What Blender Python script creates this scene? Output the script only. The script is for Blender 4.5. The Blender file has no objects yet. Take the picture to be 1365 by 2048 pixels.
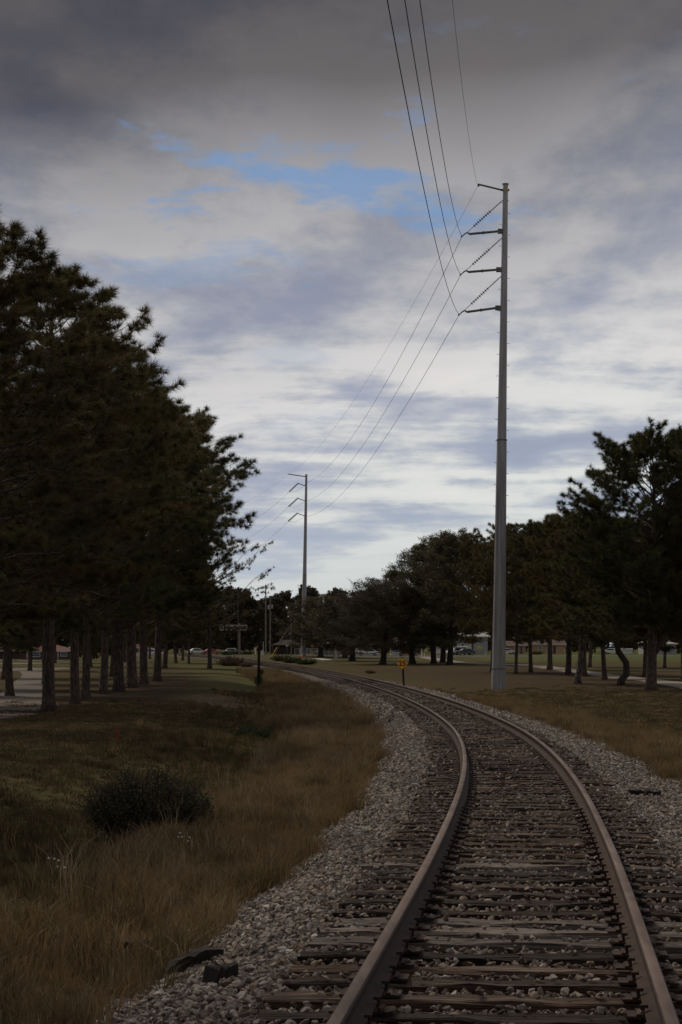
import bpy, bmesh, math, random
import numpy as np
from mathutils import Vector, Matrix

random.seed(7); RNG = np.random.default_rng(11)
scene = bpy.context.scene
COL = scene.collection

# ------------------------------------------------------------------ camera
FPX, YH, CAMZ = 4100.0, 1292.0, 2.04          # focal length and horizon in photo pixels, eye height
cam = bpy.data.cameras.new('camera'); camo = bpy.data.objects.new('camera', cam); COL.objects.link(camo)
cam.sensor_fit = 'VERTICAL'; cam.sensor_height = 36.0; cam.lens = FPX / 2048 * 36.0
cam.shift_y = (YH - 1024) / 2048
cam.clip_start = 0.1; cam.clip_end = 6000
camo.location = (0, 0, CAMZ); camo.rotation_euler = (math.radians(90), 0, 0)
scene.camera = camo

# ------------------------------------------------------------------ world, sun, exposure
SUN = Vector((-0.55, 0.62, 0.90)).normalized()
GAPOFF = (4.4, 0.79, 0)
world = bpy.data.worlds.new('World'); scene.world = world; world.use_nodes = True

def build_world():
    nt = world.node_tree; N = nt.nodes; L = nt.links; N.clear()
    def nd(t, **k):
        n = N.new(t)
        for a, b in k.items(): setattr(n, a, b)
        return n
    def mth(op, a, b=None, clamp=False):
        n = nd('ShaderNodeMath', operation=op); n.use_clamp = clamp
        for i, v in enumerate((a, b)):
            if v is None: continue
            if isinstance(v, (int, float)): n.inputs[i].default_value = v
            else: L.new(v, n.inputs[i])
        return n.outputs[0]
    def ramp(fac, stops):
        n = nd('ShaderNodeValToRGB'); cr = n.color_ramp
        while len(cr.elements) < len(stops): cr.elements.new(0.5)
        for e, (p, c) in zip(cr.elements, stops):
            e.position = p; e.color = (c, c, c, 1) if isinstance(c, (int, float)) else (*c, 1)
        L.new(fac, n.inputs[0]); return n.outputs[0]
    def mix(fac, a, b, mode='MIX'):
        n = nd('ShaderNodeMix', data_type='RGBA', blend_type=mode)
        for s, v in ((n.inputs[0], fac), (n.inputs[6], a), (n.inputs[7], b)):
            if isinstance(v, (int, float)): s.default_value = v
            elif isinstance(v, tuple): s.default_value = (*v, 1)
            else: L.new(v, s)
        return n.outputs[2]
    tc = nd('ShaderNodeTexCoord'); sep = nd('ShaderNodeSeparateXYZ'); L.new(tc.outputs['Generated'], sep.inputs[0])
    z = mth('MAXIMUM', sep.outputs[2], 0.0)
    den = mth('ADD', z, 0.13)
    comb = nd('ShaderNodeCombineXYZ')
    L.new(mth('DIVIDE', sep.outputs[0], den), comb.inputs[0]); L.new(mth('DIVIDE', sep.outputs[1], den), comb.inputs[1])
    def noise(scale, detail, rough, off, dist=0.0, sy=0.42):
        mp = nd('ShaderNodeMapping'); mp.inputs['Location'].default_value = off; mp.inputs['Scale'].default_value = (1, sy, 1)
        L.new(comb.outputs[0], mp.inputs[0])
        n = nd('ShaderNodeTexNoise'); n.inputs['Scale'].default_value = scale; n.inputs['Detail'].default_value = detail
        n.inputs['Roughness'].default_value = rough; n.inputs['Distortion'].default_value = dist
        L.new(mp.outputs[0], n.inputs[0]); return n.outputs[0]
    sky = nd('ShaderNodeTexSky', sky_type='NISHITA', sun_disc=False)
    sky.sun_elevation = math.asin(SUN.z); sky.sun_rotation = math.atan2(SUN.x, SUN.y)
    skyc = mix(1.0, sky.outputs[0], (0.105, 0.105, 0.115), 'MULTIPLY')
    # grey cloud deck, brighter low down, heavy dark bank higher up, ordinary grey towards the zenith
    wz = mth('ADD', z, mth('MULTIPLY', mth('SUBTRACT', noise(0.9, 3, 0.5, (5.5, 2.2, 0)), 0.5), 0.16))
    base = ramp(wz, [(0.0, (0.52, 0.555, 0.56)), (0.05, (0.54, 0.57, 0.58)), (0.11, (0.53, 0.535, 0.555)), (0.155, (0.42, 0.425, 0.455)),
                    (0.215, (0.285, 0.287, 0.315)), (0.275, (0.108, 0.104, 0.114)), (0.36, (0.078, 0.075, 0.082)), (0.6, (0.26, 0.26, 0.28)), (1.0, (0.36, 0.36, 0.38))])
    n1 = noise(1.7, 9, 0.58, (5.4, 2.8, 0), 0.1, 0.62)
    n2 = noise(5.0, 7, 0.6, (9.3, 4.1, 0), 0.1, 0.6)
    lit = mth('ADD', mth('MULTIPLY', n1, 0.72), mth('MULTIPLY', n2, 0.28))
    streak = mth('MULTIPLY', mth('SUBTRACT', noise(2.6, 6, 0.55, (0.7, 3.9, 0), 0.2, 1.7), 0.5), ramp(z, [(0.02, 0.2), (0.06, 0.55), (0.12, 0.55), (0.17, 0.15), (0.25, 0.0)]))
    lit = mth('ADD', lit, streak)
    amp = ramp(z, [(0.0, 0.15), (0.04, 0.5), (0.08, 1.0), (0.5, 1.0)])
    shade = ramp(lit, [(0.33, (0.64, 0.67, 0.74)), (0.42, (0.74, 0.76, 0.82)), (0.48, (0.92, 0.93, 0.96)), (0.515, (1.10, 1.09, 1.07)), (0.55, (1.25, 1.22, 1.17)), (0.65, (1.34, 1.29, 1.22))])
    cloud = mix(amp, base, mix(1.0, base, shade, 'MULTIPLY'))
    cloud = mix(mth('MULTIPLY', ramp(lit, [(0.40, 1.0), (0.50, 0.0)]), 0.5), cloud, mix(1.0, cloud, (0.82, 0.90, 1.12), 'MULTIPLY'))
    # thin places where blue shows
    n3 = mth('ADD', mth('MULTIPLY', noise(1.1, 7, 0.6, GAPOFF, 0.2, 0.6), 0.5), mth('MULTIPLY', noise(4.2, 8, 0.62, (2.2, 7.4, 0), 0.2, 1.0), 0.5))
    gap = ramp(n3, [(0.548, 0.0), (0.60, 0.85)])
    gap2 = mth('MULTIPLY', gap, ramp(z, [(0.05, 0.0), (0.13, 0.2), (0.18, 0.35), (0.205, 0.9), (0.245, 0.9), (0.27, 0.2), (0.5, 0.2)]))
    out = mix(gap2, cloud, mix(0.75, skyc, (0.085, 0.215, 0.43)))
    bg = nd('ShaderNodeBackground'); L.new(out, bg.inputs[0]); bg.inputs[1].default_value = 0.84
    wo = nd('ShaderNodeOutputWorld'); L.new(bg.outputs[0], wo.inputs[0])
build_world()

sl = bpy.data.lights.new('sun', 'SUN'); sl.energy = 1.5; sl.angle = math.radians(14); sl.color = (1.0, 0.90, 0.74)
so = bpy.data.objects.new('sun', sl); COL.objects.link(so)
so.rotation_euler = (-SUN).to_track_quat('-Z', 'Y').to_euler()

scene.view_settings.view_transform = 'Standard'; scene.view_settings.look = 'None'
scene.view_settings.exposure = 0.32; scene.view_settings.gamma = 1.0; scene.view_settings.use_curve_mapping = False
scene.render.engine = 'CYCLES'
scene.cycles.max_bounces = 5; scene.cycles.diffuse_bounces = 2; scene.cycles.transparent_max_bounces = 4
scene.cycles.use_denoising = True

# ------------------------------------------------------------------ helpers
def mat(name, col, col2=None, scale=5.0, stretch=(1, 1, 1), lo=0.4, hi=0.6, rough=0.85, bump=0.0, bscale=30.0, bdist=0.02,
        rnd=0.0, metal=0.0, coords='Object', detail=5.0, col3=None, scale3=1.0, spec=0.3, trans=0.0):
    m = bpy.data.materials.new(name); m.use_nodes = True
    nt = m.node_tree; N = nt.nodes; L = nt.links
    p = N['Principled BSDF']
    p.inputs['Roughness'].default_value = rough; p.inputs['Metallic'].default_value = metal
    p.inputs['Specular IOR Level'].default_value = spec
    tc = N.new('ShaderNodeTexCoord'); mp = N.new('ShaderNodeMapping'); mp.inputs['Scale'].default_value = stretch
    L.new(tc.outputs[coords], mp.inputs[0])
    cur = None
    def mixn(a, b, fac, mode='MIX'):
        x = N.new('ShaderNodeMix'); x.data_type = 'RGBA'; x.blend_type = mode
        for s, v in ((x.inputs[0], fac), (x.inputs[6], a), (x.inputs[7], b)):
            if isinstance(v, (int, float)): s.default_value = v
            elif isinstance(v, tuple): s.default_value = (*v, 1)
            else: L.new(v, s)
        return x.outputs[2]
    def nz(sc, d=detail, lo_=lo, hi_=hi):
        n = N.new('ShaderNodeTexNoise'); n.inputs['Scale'].default_value = sc; n.inputs['Detail'].default_value = d; n.inputs['Roughness'].default_value = 0.62
        L.new(mp.outputs[0], n.inputs[0])
        r = N.new('ShaderNodeMapRange'); r.inputs[1].default_value = lo_; r.inputs[2].default_value = hi_
        L.new(n.outputs[0], r.inputs[0]); return r.outputs[0]
    cur = tuple(col)
    if col2: cur = mixn(cur, tuple(col2), nz(scale))
    if col3: cur = mixn(cur, tuple(col3), nz(scale3, 4, 0.5, 0.68))
    if rnd:
        oi = N.new('ShaderNodeObjectInfo'); r = N.new('ShaderNodeMapRange')
        r.inputs[3].default_value = 1 - rnd; r.inputs[4].default_value = 1 + rnd
        L.new(oi.outputs['Random'], r.inputs[0])
        cb = N.new('ShaderNodeCombineColor')
        for i in range(3): L.new(r.outputs[0], cb.inputs[i])
        cur = mixn(cur, cb.outputs[0], 1.0, 'MULTIPLY')
    if isinstance(cur, tuple): p.inputs['Base Color'].default_value = (*cur, 1)
    else: L.new(cur, p.inputs['Base Color'])
    if bump:
        n = N.new('ShaderNodeTexNoise'); n.inputs['Scale'].default_value = bscale; n.inputs['Detail'].default_value = 6
        L.new(mp.outputs[0], n.inputs[0])
        b = N.new('ShaderNodeBump'); b.inputs['Strength'].default_value = bump; b.inputs['Distance'].default_value = bdist
        L.new(n.outputs[0], b.inputs['Height']); L.new(b.outputs[0], p.inputs['Normal'])
    if trans:
        tr = N.new('ShaderNodeBsdfTranslucent'); ms = N.new('ShaderNodeMixShader'); ms.inputs[0].default_value = trans
        if isinstance(cur, tuple): tr.inputs[0].default_value = (*cur, 1)
        else: L.new(cur, tr.inputs[0])
        L.new(p.outputs[0], ms.inputs[1]); L.new(tr.outputs[0], ms.inputs[2])
        L.new(ms.outputs[0], N['Material Output'].inputs[0])
    return m

def tag(o, label=None, cat=None, group=None, kind=None):
    if label: o['label'] = label
    if cat: o['category'] = cat
    if group: o['group'] = group
    if kind: o['kind'] = kind
    return o
def link(name, data, parent=None, m=None, loc=None, rz=None):
    o = bpy.data.objects.new(name, data); COL.objects.link(o)
    if parent: o.parent = parent
    if m and data is not None and not data.materials: data.materials.append(m)
    if loc is not None: o.location = loc
    if rz is not None: o.rotation_euler = (0, 0, rz)
    return o
def empty(name, loc=(0, 0, 0), rz=0.0):
    o = bpy.data.objects.new(name, None); COL.objects.link(o); o.empty_display_size = 0.2
    o.location = loc; o.rotation_euler = (0, 0, rz); return o
def mesh_np(name, V, F, mats=None, smooth=False, midx=None):
    V = np.ascontiguousarray(V, np.float32); F = np.ascontiguousarray(F, np.int32)
    me = bpy.data.meshes.new(name); nf, k = F.shape
    me.vertices.add(len(V)); me.vertices.foreach_set('co', V.ravel())
    me.loops.add(nf * k); me.loops.foreach_set('vertex_index', F.ravel())
    me.polygons.add(nf); me.polygons.foreach_set('loop_start', np.arange(0, nf * k, k, dtype=np.int32))
    if smooth: me.polygons.foreach_set('use_smooth', np.ones(nf, bool))
    for m in (mats or []): me.materials.append(m)
    if midx is not None: me.polygons.foreach_set('material_index', np.ascontiguousarray(midx, np.int32))
    me.update(calc_edges=True); me.validate(); return me
class MB:
    """collects shapes of ONE piece"""
    def __init__(s): s.v = []; s.f = []
    def add(s, vs, fs):
        b = len(s.v); s.v += [tuple(v) for v in vs]; s.f += [tuple(b + i for i in f) for f in fs]; return s
    def box(s, c, d, rz=0.0, M=None):
        x, y, z = d[0] / 2, d[1] / 2, d[2] / 2
        vs = [Vector(p) for p in ((-x, -y, -z), (x, -y, -z), (x, y, -z), (-x, y, -z), (-x, -y, z), (x, -y, z), (x, y, z), (-x, y, z))]
        R = M or Matrix.Rotation(rz, 3, 'Z')
        vs = [R @ p + Vector(c) for p in vs]
        return s.add(vs, [(0, 3, 2, 1), (4, 5, 6, 7), (0, 1, 5, 4), (1, 2, 6, 5), (2, 3, 7, 6), (3, 0, 4, 7)])
    def tube(s, pts, rad, n=8, caps=True):
        pts = [Vector(p) for p in pts]; k = len(pts)
        if isinstance(rad, (int, float)): rad = [rad] * k
        vs = []; up = None
        for i, p in enumerate(pts):
            t = (pts[min(i + 1, k - 1)] - pts[max(i - 1, 0)]).normalized()
            a = t.cross(Vector((0.31, 0.2, 1)) if abs(t.z) < 0.9 else Vector((1, 0.1, 0))).normalized() if up is None else (up - t * up.dot(t)).normalized()
            up = a; b = t.cross(a)
            for j in range(n):
                w = 2 * math.pi * j / n; vs.append(p + (a * math.cos(w) + b * math.sin(w)) * rad[i])
        fs = [(i * n + j, i * n + (j + 1) % n, (i + 1) * n + (j + 1) % n, (i + 1) * n + j) for i in range(k - 1) for j in range(n)]
        if caps: fs += [tuple(range(n))[::-1], tuple(range((k - 1) * n, k * n))]
        return s.add(vs, fs)
    def prism(s, poly, y0, y1):          # polygon in x,z pushed from y0 to y1
        n = len(poly)
        vs = [(x, y0, z) for x, z in poly] + [(x, y1, z) for x, z in poly]
        fs = [tuple(range(n)), tuple(range(2 * n - 1, n - 1, -1))] + [((i + 1) % n, i, n + i, n + (i + 1) % n) for i in range(n)]
        return s.add(vs, fs)
    def mesh(s, name, m=None, smooth=False):
        me = bpy.data.meshes.new(name); me.from_pydata(s.v, [], s.f)
        if m: me.materials.append(m)
        if smooth: me.polygons.foreach_set('use_smooth', [True] * len(me.polygons))
        me.update(); return me
    def build(s, name, m, parent=None, smooth=False, loc=None, rz=None):
        return link(name, s.mesh(name, m, smooth), parent, None, loc, rz)
def fixn(me):
    bm = bmesh.new(); bm.from_mesh(me); bmesh.ops.recalc_face_normals(bm, faces=bm.faces); bm.to_mesh(me); bm.free(); return me
def copy_tree(o, parent=None):
    c = o.copy(); COL.objects.link(c); c.parent = parent
    for ch in o.children: copy_tree(ch, c)
    return c

# ------------------------------------------------------------------ the lie of the land
def sst(a, b, x):
    t = np.clip((np.asarray(x, float) - a) / (b - a), 0, 1); return t * t * (3 - 2 * t)
_lp = np.array([(9.27, -.003), (10.31, .084), (11.57, .22), (13.5, .413), (15.6, .634), (18.4, .89), (20.7, 1.09), (23.9, 1.37), (27.9, 1.673), (31.8, 1.93),
                (36.9, 2.215), (43.9, 2.49), (49.8, 2.62), (58.8, 2.69), (68.2, 2.666), (78.8, 2.545), (90.1, 2.297), (101.8, 1.9), (112.6, 1.33),
                (139.7, -.23), (179.2, -2.9), (270, -13.9), (336, -22.0), (420, -34.0)])
_kn = np.array([-30, 0, 12, 25, 40, 60, 85, 115, 160, 220, 300, 420, 520.])
def _spl():
    # least-squares piecewise-linear knots, then smoothed when sampled
    x, y = _lp[:, 0], _lp[:, 1]
    k = np.interp(_kn, x, y)
    k[0] = -4.9; k[1] = -1.02; k[-1] = -49.5
    Y = np.arange(-30, 520.01, 0.5); X = np.interp(Y, np.r_[-30, 0, x, 520], np.r_[-4.9, -1.02, y, -49.5])
    for w in (9, 9, 9):                       # running mean in metres, wider further out
        K = np.ones(w) / w
        P = np.r_[2 * X[0] - X[w:0:-1], X, 2 * X[-1] - X[-2:-w - 2:-1]]
        X = np.convolve(P, K, 'same')[w:-w]
    far = X.copy()
    for _ in range(4):
        w = 41; K = np.ones(w) / w
        P = np.r_[2 * far[0] - far[w:0:-1], far, 2 * far[-1] - far[-2:-w - 2:-1]]
        far = np.convolve(P, K, 'same')[w:-w]
    b = sst(60, 110, Y)
    return Y, X * (1 - b) + far * b + 0.752
TY, TX = _spl()
def xc(Y): 
    Y = np.asarray(Y, float)
    return np.where(Y > 520, TX[-1] - (Y - 520) * 0.17, np.interp(Y, TY, TX))
def rail_z(Y):
    Y = np.maximum(np.asarray(Y, float), -30)
    a = np.where(Y < 70, 0.40 - 0.0046 * Y, np.where(Y < 110, 0.078 - 0.0046 * (Y - 70) + 0.0046 * (Y - 70) ** 2 / 80, -0.014))
    return a + 0.42 * sst(165, 290, Y)
def ground_z(X, Y):
    X = np.asarray(X, float); Y = np.asarray(Y, float)
    d = X - xc(Y); r = rail_z(Y)
    g = r - 0.27
    near = 1 - sst(130, 230, Y)
    # swale on the left of the line, mown lawn beyond it
    g = g - near * 0.50 * sst(-1.4, -3.0, d) * (1 - sst(-5.2, -9.0, d))
    g = g - near * 0.06 * sst(-9, -14, d)
    g = g - 0.12 * sst(1.5, 2.3, d) * (1 - sst(150, 260, Y))
    # verge on the right falls away a little
    g = g - 0.10 * sst(2.4, 4.0, d) * (1 - sst(150, 260, Y)) * (1 - sst(5, 9, d))
    # the grove on the left drops towards the houses
    g = g - sst(-0.085, -0.13, X / np.maximum(Y, 1.0)) * sst(200, 520, Y) * 1.55
    # bank at the foot of the far pole
    g = g + 0.42 * np.exp(-((X + 5.6) / 9.0) ** 2 - ((Y - 312) / 24.0) ** 2)
    # uneven turf
    w = sst(2.6, 4.5, np.abs(d)) * (1 - sst(200, 400, Y))
    g = g + w * (0.035 * np.sin(X * 0.9 + 1.3 * np.sin(Y * 0.21)) * np.sin(Y * 0.43 + X * 0.3) + 0.02 * np.sin(X * 2.3 + Y * 1.1) * np.sin(Y * 1.7))
    # under the ballast the formation is lower
    g = g - 0.14 * (1 - sst(2.0, 2.7, np.abs(d)))
    return g
def bed_z(d, Y):
    r = rail_z(Y); a = np.abs(d)
    return r - 0.285 - 0.02 * sst(1.2, 1.5, a) - np.where(d < 0, 0.42, 0.07) * sst(1.45, 2.9, a)
def at(x, y, far=462.0):
    """where the line of sight through a photo pixel meets the ground"""
    Y = np.linspace(5, far, 9000); X = (x - 682.5) / FPX * Y; Z = CAMZ - (y - YH) / FPX * Y
    i = np.argmax(Z <= ground_z(X, Y)); 
    if Z[i] > ground_z(X[i], Y[i]): i = len(Y) - 1
    return Vector((X[i], Y[i], float(ground_z(X[i], Y[i]))))
def onY(x, Y):                              # on the ground at a given distance
    X = (x - 682.5) / FPX * Y
    return Vector((X, Y, float(ground_z(X, Y))))
def pxz(y, Y): return CAMZ - (y - YH) / FPX * Y
def inview(X, Y, m=1.25, pad=1.5): return (np.abs(X) < Y * 0.1665 * m + pad) & (Y > 7)

def sandy(X, Y):
    return np.exp(-((X + 4.6) / 1.2) ** 2 - ((Y - 82) / 4.5) ** 2) + 0.9 * np.exp(-((X + 5.9) / 1.3) ** 2 - ((Y - 92) / 7.0) ** 2) + 0.6 * np.exp(-((X + 5.6) / 0.8) ** 2 - ((Y - 110) / 6.0) ** 2)

# ------------------------------------------------------------------ materials
def ground_material():
    m = bpy.data.materials.new('turf'); m.use_nodes = True; nt = m.node_tree; N = nt.nodes; L = nt.links
    p = N['Principled BSDF']; p.inputs['Roughness'].default_value = 0.95; p.inputs['Specular IOR Level'].default_value = 0.1
    g = N.new('ShaderNodeNewGeometry')
    def nz(sc, lo, hi, d=5):
        n = N.new('ShaderNodeTexNoise'); n.inputs['Scale'].default_value = sc; n.inputs['Detail'].default_value = d; n.inputs['Roughness'].default_value = 0.6
        L.new(g.outputs['Position'], n.inputs[0]); r = N.new('ShaderNodeMapRange'); r.inputs[1].default_value = lo; r.inputs[2].default_value = hi
        L.new(n.outputs[0], r.inputs[0]); return r.outputs[0]
    def mx(f, a, b, mode='MIX'):
        x = N.new('ShaderNodeMix'); x.data_type = 'RGBA'; x.blend_type = mode
        for s, v in ((x.inputs[0], f), (x.inputs[6], a), (x.inputs[7], b)):
            if isinstance(v, (int, float)): s.default_value = v
            elif isinstance(v, tuple): s.default_value = (*v, 1)
            else: L.new(v, s)
        return x.outputs[2]
    def att(nm):
        a = N.new('ShaderNodeAttribute'); a.attribute_name = nm; return a.outputs['Fac']
    def mul(a, b):
        x = N.new('ShaderNodeMath'); x.operation = 'MULTIPLY'; L.new(a, x.inputs[0]); L.new(b, x.inputs[1]); return x.outputs[0]
    c = mx(nz(0.35, 0.4, 0.62), (0.094, 0.062, 0.021), (0.062, 0.050, 0.014))
    c = mx(nz(2.2, 0.46, 0.64), c, (0.105, 0.066, 0.030))
    c = mx(nz(0.9, 0.52, 0.66), c, (0.060, 0.034, 0.018))
    c = mx(nz(0.13, 0.48, 0.60), c, (0.050, 0.046, 0.014))
    c = mx(att('green'), c, mx(nz(0.5, 0.4, 0.6), (0.086, 0.104, 0.018), (0.092, 0.090, 0.022)))
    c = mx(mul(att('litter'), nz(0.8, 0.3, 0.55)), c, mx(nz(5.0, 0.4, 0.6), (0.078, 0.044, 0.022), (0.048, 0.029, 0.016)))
    c = mx(mul(att('dry'), nz(1.4, 0.25, 0.5)), c, (0.105, 0.060, 0.025))
    c = mx(mul(att('sand'), nz(2.6, 0.42, 0.56)), c, mx(nz(1.3, 0.4, 0.6), (0.27, 0.20, 0.15), (0.13, 0.07, 0.042)))
    c = mx(nz(9.0, 0.3, 0.8), c, mx(1.0, c, (0.55, 0.55, 0.55), 'MULTIPLY'))
    L.new(c, p.inputs['Base Color'])
    n = N.new('ShaderNodeTexNoise'); n.inputs['Scale'].default_value = 14; n.inputs['Detail'].default_value = 8
    L.new(g.outputs['Position'], n.inputs[0]); b = N.new('ShaderNodeBump'); b.inputs['Strength'].default_value = 0.9; b.inputs['Distance'].default_value = 0.06
    L.new(n.outputs[0], b.inputs['Height']); L.new(b.outputs[0], p.inputs['Normal'])
    return m
M = {}
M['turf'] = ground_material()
M['bed'] = mat('ballast_dust', (0.095, 0.072, 0.058), (0.045, 0.033, 0.026), 18, bump=1.0, bscale=22, bdist=0.05, coords='Object')
M['stone'] = [mat('stone_grey', (0.275, 0.228, 0.188), (0.17, 0.135, 0.108), 14, rnd=0.5, bump=0.5, bscale=40),
              mat('stone_tan', (0.27, 0.195, 0.135), (0.165, 0.12, 0.085), 14, rnd=0.45, bump=0.5, bscale=40),
              mat('stone_pale', (0.43, 0.38, 0.33), (0.27, 0.23, 0.195), 14, rnd=0.35, bump=0.5, bscale=40),
              mat('stone_dark', (0.125, 0.088, 0.066), (0.08, 0.054, 0.040), 14, rnd=0.4, bump=0.5, bscale=40)]
M['tie'] = mat('weathered_sleeper_timber', (0.068, 0.039, 0.024), (0.024, 0.014, 0.009), 7, stretch=(0.35, 6, 6), lo=0.35, hi=0.62, rough=0.9, rnd=0.7, bump=1.0, bscale=9, bdist=0.03,
               col3=(0.15, 0.112, 0.086), scale3=2.2)
M['tiepale'] = mat('bleached_sleeper_timber', (0.19, 0.155, 0.13), (0.075, 0.055, 0.043), 7, stretch=(0.35, 6, 6), lo=0.38, hi=0.62, rough=0.9, rnd=0.3, bump=1.0, bscale=9, bdist=0.03)
M['rust'] = mat('rusty_steel', (0.050, 0.024, 0.014), (0.024, 0.012, 0.008), 6, rough=0.8, bump=0.4, bscale=40, bdist=0.004, rnd=0.15)
M['railtop'] = mat('worn_rail_head', (0.128, 0.080, 0.056), (0.075, 0.045, 0.030), 1.2, stretch=(6, 1, 1), rough=0.6, metal=0.0, spec=0.3, col3=(0.165, 0.118, 0.088), scale3=0.7)
M['galv'] = mat('galvanised_steel', (0.36, 0.335, 0.33), (0.25, 0.23, 0.225), 1.6, stretch=(5, 5, 0.22), rough=0.55, metal=0.25, bump=0.05, bscale=4)
M['galvd'] = mat('dull_steel_fittings', (0.15, 0.145, 0.12), (0.10, 0.095, 0.08), 5, rough=0.6, metal=0.3)
M['disc'] = mat('dark_insulator', (0.035, 0.037, 0.042), (0.05, 0.05, 0.055), 8, rough=0.35)
M['wire'] = mat('aluminium_conductor', (0.030, 0.030, 0.034), rough=0.6)
M['pinebark'] = mat('pine_bark', (0.15, 0.108, 0.086), (0.050, 0.034, 0.027), 3.0, stretch=(5, 5, 1.2), lo=0.38, hi=0.6, rough=0.95, bump=1.0, bscale=6, bdist=0.08, rnd=0.2)
M['oakbark'] = mat('oak_bark', (0.062, 0.046, 0.038), (0.026, 0.020, 0.017), 3.0, stretch=(5, 5, 1.4), rough=0.95, bump=1.0, bscale=7, bdist=0.06, rnd=0.2)
M['palebark'] = mat('peeling_pale_bark', (0.26, 0.20, 0.165), (0.050, 0.036, 0.030), 2.2, stretch=(5, 5, 1.0), lo=0.42, hi=0.56, rough=0.95, bump=1.0, bscale=6, bdist=0.06)
M['needle'] = mat('pine_needles', (0.115, 0.092, 0.030), (0.078, 0.068, 0.022), 0.8, rough=0.7, rnd=0.2, trans=0.25, col3=(0.14, 0.086, 0.034), scale3=0.55)
M['needleb'] = mat('pine_needles_greener', (0.092, 0.086, 0.027), (0.062, 0.062, 0.020), 0.8, rough=0.7, rnd=0.2, trans=0.25)
M['leafo'] = mat('oak_leaves', (0.096, 0.076, 0.032), (0.066, 0.056, 0.024), 0.8, rough=0.6, rnd=0.2, trans=0.25)
M['leafb'] = mat('browning_oak_leaves', (0.088, 0.066, 0.042), (0.062, 0.050, 0.030), 0.7, rough=0.8, rnd=0.15, trans=0.2)
M['leafw'] = mat('far_wood_leaves', (0.072, 0.054, 0.028), (0.050, 0.040, 0.022), 0.4, rough=0.8, rnd=0.3, trans=0.15)
M['shrub'] = mat('shrub_leaves', (0.072, 0.056, 0.032), (0.050, 0.042, 0.022), 3, rough=0.8, rnd=0.2, trans=0.15)
M['shrubg'] = mat('green_shrub_leaves', (0.038, 0.058, 0.018), (0.03, 0.045, 0.014), 3, rough=0.7, rnd=0.2, trans=0.2)
M['weed'] = mat('brown_weeds', (0.11, 0.07, 0.036), (0.06, 0.055, 0.024), 3, rough=0.9, rnd=0.2, trans=0.2)
M['gdry'] = mat('dry_grass_blades', (0.215, 0.142, 0.068), (0.145, 0.094, 0.045), 2, rough=0.85, rnd=0.4, trans=0.3)
M['gtan'] = mat('tan_grass_blades', (0.27, 0.20, 0.115), (0.19, 0.14, 0.078), 2, rough=0.85, rnd=0.35, trans=0.3)
M['ggrn'] = mat('green_grass_blades', (0.096, 0.077, 0.030), (0.068, 0.055, 0.022), 2, rough=0.85, rnd=0.4, trans=0.3)
M['golive'] = mat('olive_lawn_blades', (0.110, 0.082, 0.036), (0.080, 0.062, 0.027), 2, rough=0.9, rnd=0.4, trans=0.25)
M['conc'] = mat('path_concrete', (0.145, 0.112, 0.092), (0.115, 0.09, 0.074), 0.6, rough=0.9, bump=0.3, bscale=9, col3=(0.09, 0.07, 0.058), scale3=0.25)
M['concr'] = mat('pale_path_concrete', (0.25, 0.205, 0.165), (0.20, 0.165, 0.135), 0.6, rough=0.9, bump=0.3, bscale=9)
M['road'] = mat('road_asphalt', (0.11, 0.105, 0.10), (0.085, 0.08, 0.078), 0.5, rough=0.9)
M['kerb'] = mat('kerb_concrete', (0.42, 0.37, 0.32), (0.34, 0.30, 0.26), 0.8, rough=0.9)
M['white'] = mat('white_paint', (0.62, 0.61, 0.59), (0.52, 0.51, 0.49), 1.2, rough=0.6)
M['orange'] = mat('orange_sign_face', (0.90, 0.40, 0.012), (0.84, 0.36, 0.012), 6, rough=0.5)
M['yellow'] = mat('yellow_plastic', (0.60, 0.36, 0.02), (0.48, 0.28, 0.02), 4, rough=0.55)
M['lime'] = mat('school_sign_yellow', (0.68, 0.60, 0.02), rough=0.5)
M['black'] = mat('black_print', (0.012, 0.011, 0.011), rough=0.6)
M['post'] = mat('creosoted_post', (0.036, 0.026, 0.022), (0.022, 0.017, 0.015), 9, stretch=(4, 4, 0.6), rough=0.95, bump=0.8, bscale=12)
M['wood'] = mat('grey_utility_timber', (0.20, 0.165, 0.13), (0.14, 0.115, 0.09), 3, stretch=(4, 4, 0.4), rough=0.9)
M['woodd'] = mat('dark_utility_timber', (0.075, 0.062, 0.052), (0.05, 0.042, 0.036), 3, stretch=(4, 4, 0.4), rough=0.9)
M['red'] = mat('faded_red_stake', (0.42, 0.035, 0.022), (0.30, 0.03, 0.02), 9, rough=0.7)
M['safety'] = mat('orange_red_marker', (0.70, 0.11, 0.05), rough=0.5)
M['glass'] = mat('dark_window_glass', (0.022, 0.022, 0.025), rough=0.15, spec=0.5)
M['rubber'] = mat('tyre_rubber', (0.02, 0.02, 0.02), rough=0.9)
M['chain'] = mat('galvanised_mesh', (0.30, 0.29, 0.28), rough=0.6, metal=0.3)
M['roofbrown'] = mat('brown_shingles', (0.10, 0.058, 0.045), (0.075, 0.045, 0.036), 2, rough=0.9)
M['rooftile'] = mat('terracotta_shingles', (0.17, 0.082, 0.058), (0.13, 0.062, 0.046), 2, rough=0.9)
M['tanbrick'] = mat('tan_brick', (0.46, 0.30, 0.175), (0.38, 0.245, 0.14), 2.5, rough=0.9)
M['pinkwall'] = mat('salmon_wall', (0.42, 0.25, 0.18), (0.36, 0.21, 0.155), 1.5, rough=0.9)
M['cream'] = mat('cream_wall', (0.62, 0.56, 0.48), (0.54, 0.49, 0.42), 1.0, rough=0.85)
M['greywall'] = mat('grey_wall', (0.32, 0.31, 0.30), (0.26, 0.25, 0.25), 0.8, rough=0.85)
M['darkwall'] = mat('dark_brick', (0.10, 0.06, 0.05), (0.07, 0.045, 0.04), 2, rough=0.9)
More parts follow.
